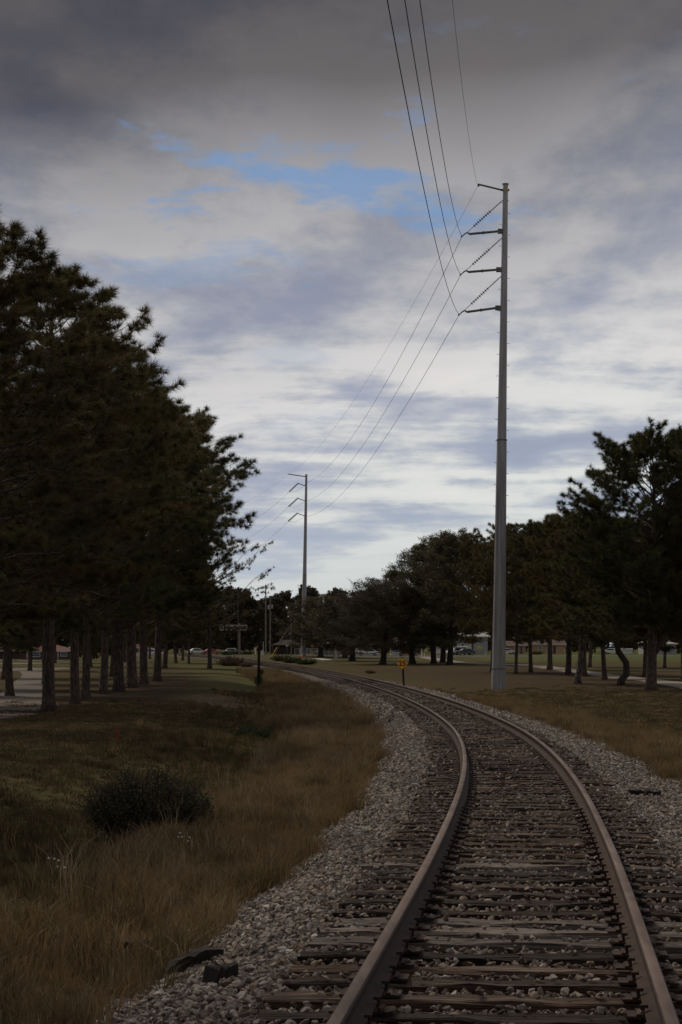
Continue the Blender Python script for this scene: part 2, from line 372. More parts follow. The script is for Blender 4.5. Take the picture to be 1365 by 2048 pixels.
M['tin'] = mat('pale_metal_roof', (0.42, 0.40, 0.385), (0.34, 0.32, 0.31), 0.6, rough=0.6)
M['blue'] = mat('blue_tarpaulin', (0.035, 0.20, 0.62), rough=0.5)
M['thatch'] = mat('tan_canopy', (0.46, 0.35, 0.27), (0.36, 0.27, 0.20), 2, rough=0.9)
def paint(name, c): return mat(name, c, rough=0.3, spec=0.5)

# ------------------------------------------------------------------ ground
def build_ground():
    d = np.r_[-900, -600, -400, -280, -200, -150, -115, -90, -72, -58, -48, np.arange(-42, -20, 2.0), np.arange(-20, -10, 0.8), np.arange(-10, 10, 0.3),
              np.arange(10, 22, 0.9), np.arange(22, 44, 2.0), 48, 58, 72, 90, 115, 150, 200, 280, 400, 600, 900]
    Y = np.r_[-40, -25, -15, -8, np.arange(-4, 30, 0.5), np.arange(30, 70, 0.9), np.arange(70, 140, 1.6), np.arange(140, 340, 4), np.arange(340, 540, 10), 560, 620, 700, 800, 950, 1200, 1600, 2200, 3200, 4500]
    DD, YY = np.meshgrid(d, Y); XX = DD + xc(YY); ZZ = ground_z(XX, YY)
    nx = len(d); ny = len(Y)
    V = np.c_[XX.ravel(), YY.ravel(), ZZ.ravel()]
    i = np.arange(nx * ny).reshape(ny, nx)
    F = np.c_[i[:-1, :-1].ravel(), i[:-1, 1:].ravel(), i[1:, 1:].ravel(), i[1:, :-1].ravel()]
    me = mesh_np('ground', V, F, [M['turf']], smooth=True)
    dd = DD.ravel(); yy = YY.ravel(); xx = XX.ravel()
    def attr(nm, a):
        A = me.attributes.new(nm, 'FLOAT', 'POINT'); A.data.foreach_set('value', np.ascontiguousarray(a, np.float32))
    near = 1 - sst(90, 160, yy)
    dry = np.maximum(sst(-5.2, -3.8, dd) * (1 - sst(-2.2, -1.8, dd)), sst(2.2, 2.8, dd) * (1 - sst(4.2, 6.0, dd)) * 0.8) * (0.35 + 0.65 * near)
    green = np.maximum(sst(-9.0, -7.0, dd) * (1 - sst(-6.0, -5.0, dd)) * near * 0.35, 0.9 * sst(225, 290, yy) * sst(16, 24, xx))
    green = np.maximum(green, 0.45 * sst(-20, -30, xx) * sst(150, 260, yy))
    green = np.maximum(green, 0.5 * sst(80, 115, yy) * sst(-12, -9, dd) * (1 - sst(-5, -3.4, dd)))
    green = np.maximum(green, 0.30 * sst(200, 270, yy) * np.ones_like(xx))
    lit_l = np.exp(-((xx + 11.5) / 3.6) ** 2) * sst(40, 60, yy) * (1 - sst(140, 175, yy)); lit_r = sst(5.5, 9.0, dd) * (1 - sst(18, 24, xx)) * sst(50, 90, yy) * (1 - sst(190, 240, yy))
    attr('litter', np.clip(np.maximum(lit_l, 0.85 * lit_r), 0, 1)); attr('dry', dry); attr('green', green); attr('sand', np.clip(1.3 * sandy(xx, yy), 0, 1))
    return tag(link('ground', me), kind='structure')
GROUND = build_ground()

def strip(name, pts, width, m, lift=0.02, step=2.5, thick=0.0):
    """a path laid along a line of ground points"""
    P = []; pts = [Vector((p[0], p[1], 0)) for p in pts]
    n = len(pts)
    for i in range(n - 1):                     # Catmull-Rom
        p0 = pts[max(i - 1, 0)]; p1 = pts[i]; p2 = pts[i + 1]; p3 = pts[min(i + 2, n - 1)]
        k = max(2, int((p2 - p1).length / step))
        for j in range(k):
            t = j / k; P.append(0.5 * ((2 * p1) + (p2 - p0) * t + (2 * p0 - 5 * p1 + 4 * p2 - p3) * t * t + (3 * p1 - p0 - 3 * p2 + p3) * t ** 3))
    P.append(pts[-1]); mb = MB(); V = []; F = []
    for i, p in enumerate(P):
        t = (P[min(i + 1, len(P) - 1)] - P[max(i - 1, 0)]).normalized(); nrm = Vector((-t.y, t.x, 0))
        for k, s in enumerate((-0.5, -0.25, 0, 0.25, 0.5)):
            q = p + nrm * width * s; V.append((q.x, q.y, float(ground_z(q.x, q.y)) + lift))
    for i in range(len(P) - 1):
        for k in range(4): F.append((i * 5 + k, i * 5 + k + 1, i * 5 + k + 6, i * 5 + k + 5))
    b = len(V); m_ = len(P)
    for i in range(m_):                        # skirts down into the turf
        for k in (0, 4): x, y, z = V[i * 5 + k]; V.append((x, y, z - 0.15 - thick))
    for i in range(m_ - 1):
        F.append((i * 5, (i + 1) * 5, b + 2 * i + 2, b + 2 * i)); F.append((i * 5 + 4, b + 2 * i + 1, b + 2 * i + 3, (i + 1) * 5 + 4))
    mb.add(V, F); me = mb.mesh(name, m); fixn(me)
    return tag(link(name, me), kind='structure')

strip('footpath', [at(-260, 1452), at(-90, 1442), at(0, 1430), at(40, 1392), at(66, 1362), at(74, 1350), at(62, 1342)], 2.3, M['conc'], 0.03)
strip('cross_path', [at(-120, 1344), at(0, 1341), at(60, 1338.5), at(95, 1336)], 6.5, M['conc'], 0.02)
strip('driveway', [at(-80, 1328), at(0, 1328), at(50, 1326)], 12, M['conc'], 0.02)
strip('far_kerb', [at(-100, 1323), at(0, 1320.5), at(90, 1316.5), at(142, 1314.5)], 2.2, M['kerb'], 0.12)
strip('park_path', [at(1500, 1400), at(1365, 1371), at(1240, 1354.5), at(1160, 1344.5), at(1090, 1334.5), at(1045, 1330), at(960, 1327), at(900, 1323.5), at(862, 1316.5), at(845, 1312)], 2.4, M['concr'], 0.03)
strip('road', [(-150, 356), (-70, 362), (-10, 372), (40, 384), (90, 396), (160, 410)], 8.0, M['road'], 0.05)
strip('pavement', [(-7, 350), (10, 354), (30, 362), (60, 370), (100, 380)], 1.8, M['kerb'], 0.12)
strip('concrete_apron', [at(633, 1317.5), at(645, 1319), at(657, 1321)], 1.4, M['kerb'], 0.06)

# ------------------------------------------------------------------ track
def frame(Y):
    e = 0.5; t = Vector((float(xc(Y + e) - xc(Y - e)), 2 * e, 0)).normalized()
    return Vector((float(xc(Y)), float(Y), 0)), t, Vector((t.y, -t.x, 0))
def build_bed():
    Y = np.r_[np.arange(-6, 60, 0.3), np.arange(60, 140, 0.8), np.arange(140, 430, 3.0)]
    d = np.r_[-3.1, -2.85, -2.65, np.arange(-2.5, 2.51, 0.16), 2.7, 2.95]
    DD, YY = np.meshgrid(d, Y)
    h = bed_z(DD, YY) + RNG.normal(0, 0.012, DD.shape)
    h[:, 0] -= 0.25; h[:, -1] -= 0.25
    V = np.c_[(DD + xc(YY)).ravel(), YY.ravel(), h.ravel()]
    i = np.arange(V.shape[0]).reshape(YY.shape)
    F = np.c_[i[:-1, :-1].ravel(), i[:-1, 1:].ravel(), i[1:, 1:].ravel(), i[1:, :-1].ravel()]
    return tag(link('ballast_bed', mesh_np('ballast_bed', V, F, [M['bed']])), kind='structure')
BED = build_bed()

TRACK = tag(empty('railway_track', (float(xc(10)), 10, 0)), 'single railway track on timber sleepers curving away to the left over pale ballast', 'railway track')
TRACK_INV = Matrix.Translation(-Vector(TRACK.location))
def in_track(o): o.parent = TRACK; o.matrix_parent_inverse = TRACK_INV.copy(); return o

def build_rail(side, label):
    Y = np.r_[np.arange(-6, 60, 0.6), np.arange(60, 150, 1.5), np.arange(150, 424, 4.0)]
    prof = [(-0.07, -0.172), (0.07, -0.172), (0.07, -0.158), (0.012, -0.135), (0.009, -0.06), (0.034, -0.042), (0.036, -0.008), (0.029, 0.0), (-0.029, 0.0), (-0.036, -0.008), (-0.034, -0.042), (-0.009, -0.06), (-0.012, -0.135), (-0.07, -0.158)]
    n = len(prof); V = []; F = []; mi = []
    for y in Y:
        p, t, nr = frame(y); z = float(rail_z(y))
        for a, b in prof: V.append(tuple(p + nr * (0.752 * side + a) + Vector((0, 0, z + b))))
    for i in range(len(Y) - 1):
        for j in range(n):
            F.append((i * n + j, (i + 1) * n + j, (i + 1) * n + (j + 1) % n, i * n + (j + 1) % n)); mi.append(1 if j == 7 else 0)
    me = mesh_np('rail', np.array(V), np.array(F), [M['rust'], M['railtop']], midx=mi); fixn(me)
    o = link('rail', me); in_track(o); o['label'] = label
build_rail(-1, 'inner rail of the curve, rusty web with worn brown head')
build_rail(1, 'outer rail of the curve, rusty web with worn brown head')

def tie_mesh(seed, m, nx=11):
    r = random.Random(seed); V = []; F = []
    L_, W, H = 2.6, 0.225, 0.18
    ring = [(-W / 2, -H), (W / 2, -H), (W / 2, -0.012), (W / 2 - 0.016, 0), (0.03, -0.002), (-0.03, -0.002), (-W / 2 + 0.016, 0), (-W / 2, -0.012)]
    n = len(ring)
    for i in range(nx):
        x = -L_ / 2 + L_ * i / (nx - 1); end = i in (0, nx - 1)
        for k, (a, b) in enumerate(ring):
            V.append((x + (r.uniform(-.03, .03) if end else 0), a + r.uniform(-.014, .014), b + (r.uniform(-.026, .004) if k > 1 else 0) - (0.02 if end and k in (3, 6) else 0)))
    for i in range(nx - 1):
        for j in range(n): F.append((i * n + j, i * n + (j + 1) % n, (i + 1) * n + (j + 1) % n, (i + 1) * n + j))
    F += [tuple(range(n))[::-1], tuple(range((nx - 1) * n, nx * n))]
    return fixn(MB().add(V, F).mesh('sleeper', m))
TIE_V = [tie_mesh(100 + i, M['tiepale'] if i in (3,) else M['tie']) for i in range(9)]
def plate_mesh():
    mb = MB().box((0, 0, 0.007), (0.33, 0.18, 0.014)).box((-0.10, 0, 0.019), (0.025, 0.178, 0.012)).box((0.10, 0, 0.019), (0.025, 0.178, 0.012))
    return mb.mesh('tie_plate', M['rust'])
def spike_mesh():
    return MB().box((0, 0, 0.012), (0.016, 0.016, 0.06)).box((0.006, 0, 0.048), (0.04, 0.03, 0.016)).mesh('spike', M['rust'])
PLATE, SPIKE = plate_mesh(), spike_mesh()
TIES = []      # (Y along, heading, half length) for the stones to keep clear of
def build_ties():
    y = 6.2; k = 0; far = MB(); farp = MB()
    rr = random.Random(5)
    while y < 400:
        p, t, nr = frame(y); a = math.atan2(t.y, t.x) - math.pi / 2 + rr.gauss(0, 0.012)
        z = float(rail_z(y)) - 0.187 + rr.uniform(-0.012, 0.004); sh = rr.gauss(0, 0.035)
        if k < 300:
            me = TIE_V[rr.choice([0, 1, 2, 4, 5, 6, 7, 8, 0, 1, 2, 4, 5, 6, 7, 8, 3])] if k not in (7, 13, 14, 15, 22) else TIE_V[3]
            o = link('sleeper', me, None, None, (p.x + nr.x * sh, p.y + nr.y * sh, z), a); in_track(o)
            o.scale = (rr.uniform(0.985, 1.02), rr.uniform(0.94, 1.06), 1)
            if rr.random() < 0.5: o.rotation_euler.z += math.pi
            if k < 150:
                for s in (-1, 1):
                    q = p + nr * 0.752 * s
                    pl = link('tie_plate', PLATE, None, None, (q.x, q.y, float(rail_z(y)) - 0.187), a); in_track(pl)
                    if k < 34:
                        for e, f in ((-1, -1), (1, 1)):
                            sp = link('spike', SPIKE, pl, None, (0.079 * e, 0.05 * f, 0.012)); sp.rotation_euler = (0, 0, math.pi if e > 0 else 0)
        else:
            far.box((p.x, p.y, z - 0.09), (2.6, 0.225, 0.18), a)
        TIES.append((y, p, t, nr))
        y += 0.535 + rr.gauss(0, 0.018); k += 1
    o = far.build('sleepers_beyond', M['tie']); in_track(o); o['kind'] = 'stuff'
build_ties()

# ------------------------------------------------------------------ scattering of small stuff (stones, blades)
def proto_collection(name, meshes):
    c = bpy.data.collections.new(name)
    for i, me in enumerate(meshes):
        o = bpy.data.objects.new('%s_%02d' % (name, i), me); c.objects.link(o)
    return c
def scatter(name, P, rot, scl, idx, coll, label=None, cat=None, parent=None):
    me = bpy.data.meshes.new(name); n = len(P)
    me.vertices.add(n); me.vertices.foreach_set('co', np.ascontiguousarray(P, np.float32).ravel())
    for nm, ty, a in (('rot', 'FLOAT_VECTOR', rot), ('scl', 'FLOAT_VECTOR', scl)):
        A = me.attributes.new(nm, ty, 'POINT'); A.data.foreach_set('vector', np.ascontiguousarray(a, np.float32).ravel())
    A = me.attributes.new('idx', 'INT', 'POINT'); A.data.foreach_set('value', np.ascontiguousarray(idx, np.int32))
    o = link(name, me, parent)
    ng = bpy.data.node_groups.new(name, 'GeometryNodeTree')
    ng.interface.new_socket('Geometry', in_out='INPUT', socket_type='NodeSocketGeometry'); ng.interface.new_socket('Geometry', in_out='OUTPUT', socket_type='NodeSocketGeometry')
    N = ng.nodes; L = ng.links
    gi = N.new('NodeGroupInput'); go = N.new('NodeGroupOutput')
    ci = N.new('GeometryNodeCollectionInfo'); ci.inputs['Collection'].default_value = coll; ci.inputs['Separate Children'].default_value = True; ci.inputs['Reset Children'].default_value = True
    ip = N.new('GeometryNodeInstanceOnPoints'); ip.inputs['Pick Instance'].default_value = True
    def att(nm, ty):
        a = N.new('GeometryNodeInputNamedAttribute'); a.data_type = ty; a.inputs[0].default_value = nm; return a.outputs[0]
    L.new(gi.outputs[0], ip.inputs['Points']); L.new(ci.outputs[0], ip.inputs['Instance'])
    L.new(att('idx', 'INT'), ip.inputs['Instance Index']); L.new(att('rot', 'FLOAT_VECTOR'), ip.inputs['Rotation']); L.new(att('scl', 'FLOAT_VECTOR'), ip.inputs['Scale'])
    L.new(ip.outputs[0], go.inputs[0])
    mod = o.modifiers.new('scatter', 'NODES'); mod.node_group = ng
    return tag(o, label, cat, kind='stuff')

def stone_mesh(seed, m):
    r = random.Random(seed); bm = bmesh.new()
    a, b, c = 0.5, r.uniform(0.32, 0.46), r.uniform(0.22, 0.36)
    for i in range(13):
        v = Vector((r.gauss(0, 1), r.gauss(0, 1), r.gauss(0, 1))).normalized() * r.uniform(0.85, 1.1); bm.verts.new((v.x * a, v.y * b, v.z * c))
    g = bmesh.ops.convex_hull(bm, input=bm.verts)
    bmesh.ops.delete(bm, geom=[e for e in g['geom_interior'] if isinstance(e, bmesh.types.BMVert)], context='VERTS')
    bmesh.ops.recalc_face_normals(bm, faces=bm.faces)
    me = bpy.data.meshes.new('stone'); bm.to_mesh(me); bm.free(); me.materials.append(m); return me
STONES = [stone_mesh(40 + i, M['stone'][(0, 1, 0, 2, 3, 0, 1, 0, 2, 3, 0, 0)[i]]) for i in range(12)]

def build_stones():
    tie_y = np.array([t[0] for t in TIES])
    def gen(n, y0, y1, d0, d1, power):
        Y = y0 + (y1 - y0) * RNG.random(n) ** power; d = d0 + (d1 - d0) * RNG.random(n); return d, Y
    P = []
    def put(d, Y, size, zoff):
        X = d + xc(Y); ok = inview(X, Y); P.append(np.c_[X, Y, bed_z(d, Y) + zoff, size][ok])
    def crib(n, y0, y1, power, s0, s1):
        d, Y = gen(n, y0, y1, -1.42, 1.42, power)
        i = np.clip(np.searchsorted(tie_y, Y), 1, len(tie_y) - 1); j = np.where(np.abs(tie_y[i] - Y) < np.abs(tie_y[i - 1] - Y), i, i - 1)
        sl = (xc(Y + .5) - xc(Y - .5)); off = np.abs(Y + d * sl - tie_y[j])
        clear = (off > 0.115) | (np.abs(d) > 1.3); onto = RNG.random(n) < 0.08 + 0.06 * sst(18, 40, Y)
        nearrail = np.abs(np.abs(d) - 0.752) < 0.085
        size = RNG.uniform(s0, s1, n)
        z = np.where(clear, RNG.uniform(-0.025, 0.062, n), 0.112 + size * 0.10)
        keep = (clear | onto) & ~nearrail
        put(d[keep], Y[keep], np.where(clear, size, size * 0.75)[keep], z[keep])
    crib(52000, 7, 28, 0.95, 0.026, 0.066); crib(30000, 28, 62, 1.0, 0.036, 0.074); crib(9000, 62, 130, 1.0, 0.07, 0.12)
    for side, a, b in ((-1, -3.05, -1.32), (1, 1.32, 3.0)):
        for n, y0, y1, s0, s1 in ((36000, 7, 28, 0.026, 0.066), (27000, 28, 62, 0.036, 0.074), (7000, 62, 140, 0.07, 0.13)):
            d, Y = gen(n, y0, y1, a, b, 1.0)
            fade = RNG.random(n) < (1 - sst(2.55, 3.1, np.abs(d) + 0.14 * np.sin(Y * 1.3) + 0.1 * np.sin(Y * 3.1)))
            d, Y = d[fade], Y[fade]; put(d, Y, RNG.uniform(s0, s1, len(d)), RNG.uniform(-0.015, 0.03, len(d)))
    # strays kicked down into the grass
    d, Y = gen(900, 8, 60, -4.0, -2.6, 1.0); X = d + xc(Y); P.append(np.c_[X, Y, ground_z(X, Y) + 0.02, RNG.uniform(0.03, 0.06, 900)])
    P = np.vstack(P); n = len(P)
    rot = RNG.uniform(0, 6.283, (n, 3)); rot[:, :2] = RNG.normal(0, 0.5, (n, 2)); s = P[:, 3]
    scl = np.c_[s, s, s] * 1.35 * RNG.uniform(0.8, 1.2, (n, 3)); dd = np.abs(P[:, 0] - xc(P[:, 1])); order = np.array([0, 2, 5, 7, 10, 11, 1, 6, 3, 8, 4, 9])
    w_in = np.array([.075] * 6 + [.115] * 2 + [.03] * 2 + [.13] * 2); w_out = np.array([.10] * 6 + [.07] * 2 + [.055] * 2 + [.075] * 2)
    idx = np.where(dd < 1.4, RNG.choice(order, n, p=w_in / w_in.sum()), RNG.choice(order, n, p=w_out / w_out.sum()))
    # the 300 that show largest are stones of their own
    px = (P[:, 0] / P[:, 1]) * FPX + 682.5; py = YH + (CAMZ - P[:, 2]) / P[:, 1] * FPX
    vis = (px > 5) & (px < 1360) & (py < 2040) & (np.abs(P[:, 0] - xc(P[:, 1])) > 1.45) & (bed_z(P[:, 0] - xc(P[:, 1]), P[:, 1]) < P[:, 2])
    big = np.argsort(-(s / P[:, 1]) * vis)[:300]
    for i in big:
        o = link('stone', STONES[idx[i]], BED, None, P[i, :3]); o.rotation_euler = rot[i]; o.scale = scl[i]
    rest = np.ones(n, bool); rest[big] = False
    scatter('ballast_stones', P[rest, :3], rot[rest], scl[rest], idx[rest], proto_collection('ballast_proto', STONES), 'loose crushed grey stone heaped round the sleepers', 'ballast')
build_stones()

def tuft_mesh(seed, m, n, h, spread, w=0.007, lean=0.5):
    r = random.Random(seed); V = []; F = []
    for i in range(n):
        a = r.uniform(0, 6.283); rad = spread * math.sqrt(r.random()); x, y = rad * math.cos(a), rad * math.sin(a)
        b = r.uniform(0, 6.283); hh = h * r.uniform(0.45, 1.1); l = lean * r.uniform(0.15, 1) * hh; ww = w * r.uniform(0.7, 1.3)
        c = r.uniform(0, 6.283); sx, sy = math.cos(c) * ww, math.sin(c) * ww
        dx, dy = math.cos(b) * l, math.sin(b) * l
        k = len(V)
        V += [(x - sx, y - sy, -0.02), (x + sx, y + sy, -0.02), (x + dx * .35 + sx * .8, y + dy * .35 + sy * .8, hh * .6), (x + dx * .35 - sx * .8, y + dy * .35 - sy * .8, hh * .6), (x + dx, y + dy, hh * (1 - 0.25 * lean))]
        F += [(k, k + 1, k + 2), (k, k + 2, k + 3), (k + 3, k + 2, k + 4)]
    return mesh_np('tuft', np.array(V), np.array(F), [m])

def build_grass():
    dry = proto_collection('dry_tuft', [tuft_mesh(i, (M['gdry'], M['gdry'], M['gtan'], M['gdry'], M['golive'], M['gdry'])[i], 34, 0.40, 0.17, 0.0045, 0.75) for i in range(6)])
    mixd = proto_collection('mixed_tuft', [tuft_mesh(20 + i, (M['ggrn'], M['gdry'], M['golive'], M['ggrn'])[i], 26, 0.30, 0.15) for i in range(4)])
    lawn = proto_collection('lawn_tuft', [tuft_mesh(30 + i, (M['golive'], M['golive'], M['gdry'], M['ggrn'])[i], 30, 0.065, 0.20, 0.006, 1.2) for i in range(4)])
    def go(name, n, y0, y1, d0, d1, dens, coll, k, s0, s1, label, cat, power=1.0, wy=1.0):
        Y = y0 + (y1 - y0) * RNG.random(n) ** power; d = d0 + (d1 - d0) * RNG.random(n); X = d + xc(Y)
        ok = inview(X, Y, 1.2, 1.2) & (RNG.random(n) < dens(d, Y, X)); X, Y, d = X[ok], Y[ok], d[ok]; n = len(X)
        z = np.where(np.abs(d) < 2.95, np.maximum(ground_z(X, Y), bed_z(d, Y)), ground_z(X, Y))
        s = RNG.uniform(s0, s1, n) * (0.6 + 0.75 * np.clip(0.5 + 0.5 * np.sin(X * 1.7 + Y * 0.6) * np.sin(Y * 0.9 - X) + 0.3 * np.sin(X * 4.3 + Y * 2.2), 0, 1))
        rot = np.c_[RNG.normal(0, .09, n), RNG.normal(0, .09, n), RNG.uniform(0, 6.283, n)]
        scatter(name, np.c_[X, Y, z], rot, np.c_[s, s, s * RNG.uniform(0.8, 1.25, n)], RNG.integers(0, k, n), coll, label, cat)
    stalk = proto_collection('seed_stalk', [tuft_mesh(70 + i, M['gtan'], 9, 0.75, 0.12, 0.0035, 0.55) for i in range(3)])
    edge = lambda d, Y: 0.25 * np.sin(Y * 0.8) + 0.18 * np.sin(Y * 2.1 + 1)
    go('tall_dry_grass', 30000, 10, 64, -5.8, -2.0, lambda d, Y, X: np.clip(sst(-5.1, -3.7, d + edge(d, Y)) * (1 - sst(-2.75, -2.25, d + 0.5 * edge(d, Y))), 0, 1) * (0.18 + 0.82 * np.clip(0.55 + 0.5 * np.sin(X * 1.4 + Y * .45) + 0.45 * np.sin(X * 3.1 - Y * 1.3), 0, 1)),
       dry, 6, 0.30, 0.95, 'tall dry russet grass along the foot of the ballast', 'grass')
    go('seed_stalks', 2200, 10, 60, -5.2, -2.5, lambda d, Y, X: np.clip(0.3 + 0.8 * np.sin(X * 1.3 + Y * .5), 0, 1), stalk, 3, 0.4, 0.75, 'scattered tall pale seed stalks above the russet grass', 'grass')
    go('far_dry_grass', 9000, 64, 190, -6.6, -2.2, lambda d, Y, X: np.clip(sst(-6.5, -5.0, d) * (1 - sst(-2.8, -2.3, d)), 0, 1), dry, 6, 0.9, 1.4, 'dry russet grass along the distant ballast edge', 'grass')
    go('swale_grass', 16000, 11, 110, -9.2, -3.4, lambda d, Y, X: sst(-9.2, -7.6, d) * (1 - sst(-4.4, -3.4, d)) * np.clip(0.45 + 0.7 * np.sin(X * .8 + 2) * np.sin(Y * .23), 0.08, 1) * (1 - np.clip(sandy(X, Y) * 1.6, 0, 1)), mixd, 4, 0.3, 0.75, 'green and brown weeds in the wet bottom of the swale', 'weeds')
    go('lawn_grass', 60000, 10, 95, -17, -4.2, lambda d, Y, X: (1 - sst(55, 95, Y)) * sst(-4.2, -5.4, d) * (0.5 + 0.5 * np.sin(X * .7) * np.sin(Y * .4) ** 2) * (1 - np.clip(sandy(X, Y) * 1.5, 0, 1)), lawn, 4, 0.7, 1.4, 'short worn olive and brown lawn under the pines', 'lawn', 1.2)
    go('verge_grass', 14000, 12, 95, 2.2, 5.6, lambda d, Y, X: sst(2.3, 2.8, d + 0.5 * edge(d, Y)) * (1 - sst(3.6, 5.6, d)), dry, 6, 0.35, 0.75, 'dry tan grass fringe on the right edge of the ballast', 'grass')
    go('right_lawn_grass', 30000, 16, 125, 3.0, 20, lambda d, Y, X: 0.95 * (1 - sst(70, 125, Y)), lawn, 4, 0.8, 1.6, 'short brown lawn between the track and the right trees', 'lawn')
build_grass()

# ------------------------------------------------------------------ trees
def unit(a): return a / np.maximum(np.linalg.norm(a, axis=-1, keepdims=True), 1e-9)
def needle_mesh(name, P, D, K, Ln, w, m, r):
    n = len(P); P = np.repeat(P, K, 0); D = np.repeat(D, K, 0)
    d = unit(D * r.uniform(0.25, 1.5, (n * K, 1)) + unit(r.normal(0, 1, (n * K, 3))))
    b = P - D * r.uniform(0, 0.2, (n * K, 1)) * Ln
    tip = b + d * (Ln * r.uniform(0.7, 1.15, (n * K, 1))); tip[:, 2] -= 0.03 * r.random(n * K)
    s = unit(np.cross(d, r.normal(0, 1, (n * K, 3)))) * w
    V = np.stack([b - s, b + s, tip], 1).reshape(-1, 3); return mesh_np(name, V, np.arange(len(V)).reshape(-1, 3), [m])
def leaf_mesh(name, P, K, rad, l, m, r, flat=0.7):
    n = len(P); C = np.repeat(P, K, 0) + unit(r.normal(0, 1, (n * K, 3))) * (rad * r.random((n * K, 1)) ** 0.5) * np.array([1, 1, flat])
    a = unit(r.normal(0, 1, (n * K, 3))); b = unit(np.cross(a, r.normal(0, 1, (n * K, 3)))); L_ = l * r.uniform(0.6, 1.25, (n * K, 1))
    V = np.stack([C - a * L_ * .5, C + b * L_ * .27, C + a * L_ * .5, C - b * L_ * .27], 1).reshape(-1, 3)
    return mesh_np(name, V, np.arange(len(V)).reshape(-1, 4), [m])

def skeleton(seed, H, R, cb, nb, r0, prof, el, bend=None, wob=0.25, fork=None, subs=(6, 10), asym=None, top=0.97, lift=0.25):
    """trunk, limbs and the places and directions where foliage sits"""
    r = random.Random(seed); mb = MB(); P = []; D = []; tips = []
    n = 13; ph = r.uniform(0, 6); axis = []
    for i in range(n):
        t = i / (n - 1); off = bend(t) if bend else (wob * math.sin(t * 2.6 + ph) - wob * math.sin(ph), wob * math.cos(t * 2.1 + ph) - wob * math.cos(ph))
        axis.append(Vector((off[0], off[1], t * H * top)))
    rad = [r0 * ((1 - i / (n - 1)) ** 0.75 * 0.93 + 0.07) * (1.45 if i == 0 else 1.0) for i in range(n)]
    ax = [axis[0] + Vector((0, 0, -0.15)), axis[0] + Vector((0, 0, 0.35)) + (axis[1] - axis[0]) * 0.05] + axis[1:]
    rd = [r0 * 1.5, r0 * 1.06] + rad[1:]
    mb.tube(ax, rd, 10)
    def pos(t):
        k = t * (n - 1); i = min(int(k), n - 2); return axis[i].lerp(axis[i + 1], k - i)
    stems = [(pos, cb, 1.0, nb)]
    if fork:
        t0, dv, hl = fork; b0 = pos(t0); pts = [b0 + Vector(dv) * s * hl + Vector((0, 0, 0.35 * hl * s * s)) for s in (0, .2, .45, .7, 1)]
        mb.tube(pts, [r0 * .62, r0 * .55, r0 * .4, r0 * .25, r0 * .1], 8)
        def pos2(t, pts=pts):
            k = t * 4; i = min(int(k), 3); return pts[i].lerp(pts[i + 1], k - i)
        stems.append((pos2, 0.35, 0.7, nb // 2))
    for (ps, c0, sc, cnt) in stems:
        az = r.uniform(0, 6)
        for i in range(cnt):
            s = (i + r.random()) / cnt; t = c0 + (1 - c0) * s * 0.99; az += 2.4 + r.uniform(-0.5, 0.5)
            L_ = R * sc * prof(s) * r.uniform(0.78, 1.05)
            if asym: L_ *= 1 + asym[1] * max(0, math.cos(az - asym[0]))
            e = el(s) + (r.uniform(-0.18, 0.18) if s > 0.2 else r.uniform(-0.55, 0.15)); b0 = ps(t); pts = []
            for k in range(6):
                u = k / 5; h = L_ * u
                pts.append(b0 + Vector((math.cos(az + 0.25 * u * math.sin(i)) * h * math.cos(e), math.sin(az + 0.25 * u * math.sin(i)) * h * math.cos(e), h * math.sin(e) + lift * L_ * u * u * (0.6 if e > 0.6 else 1) + r.uniform(-.05, .05) * L_ * (u > 0))))
            br = max(0.02, 0.20 * r0 * (L_ / R) * (1.15 - 0.5 * s) + 0.012)
            mb.tube(pts, [br, br * .85, br * .65, br * .48, br * .3, br * .12], 5, False)
            ns = max(3, int(r.randint(*subs) * (0.5 + 0.6 * L_ / R)))
            for q in range(ns):
                u = 0.30 + 0.70 * (q + r.random()) / ns; k = min(int(u * 5), 4); o = pts[k].lerp(pts[k + 1], u * 5 - k)
                sd = r.choice((-1, 1)); a2 = az + sd * r.uniform(0.4, 1.25); l2 = L_ * (0.16 + 0.22 * (1 - u)) + 0.22
                d2 = Vector((math.cos(a2), math.sin(a2), r.uniform(-0.1, 0.75))).normalized(); e2 = o + d2 * l2
                mb.tube([o, o + d2 * l2 * .5 + Vector((0, 0, -.02)), e2], [br * .38, br * .25, 0.008], 4, False)
                tips.append((o, e2, d2))
            tips.append((pts[4], pts[5], (pts[5] - pts[4]).normalized()))
    return mb, tips
def tree_obj(name, trunk_mb, bark, crown_me, label, loc=(0, 0, 0), rz=0.0, group=None):
    t = empty(name, loc, rz); tag(t, label, 'tree', group)
    trunk_mb.build('trunk', bark, t, smooth=True); link('crown', crown_me, t); return t

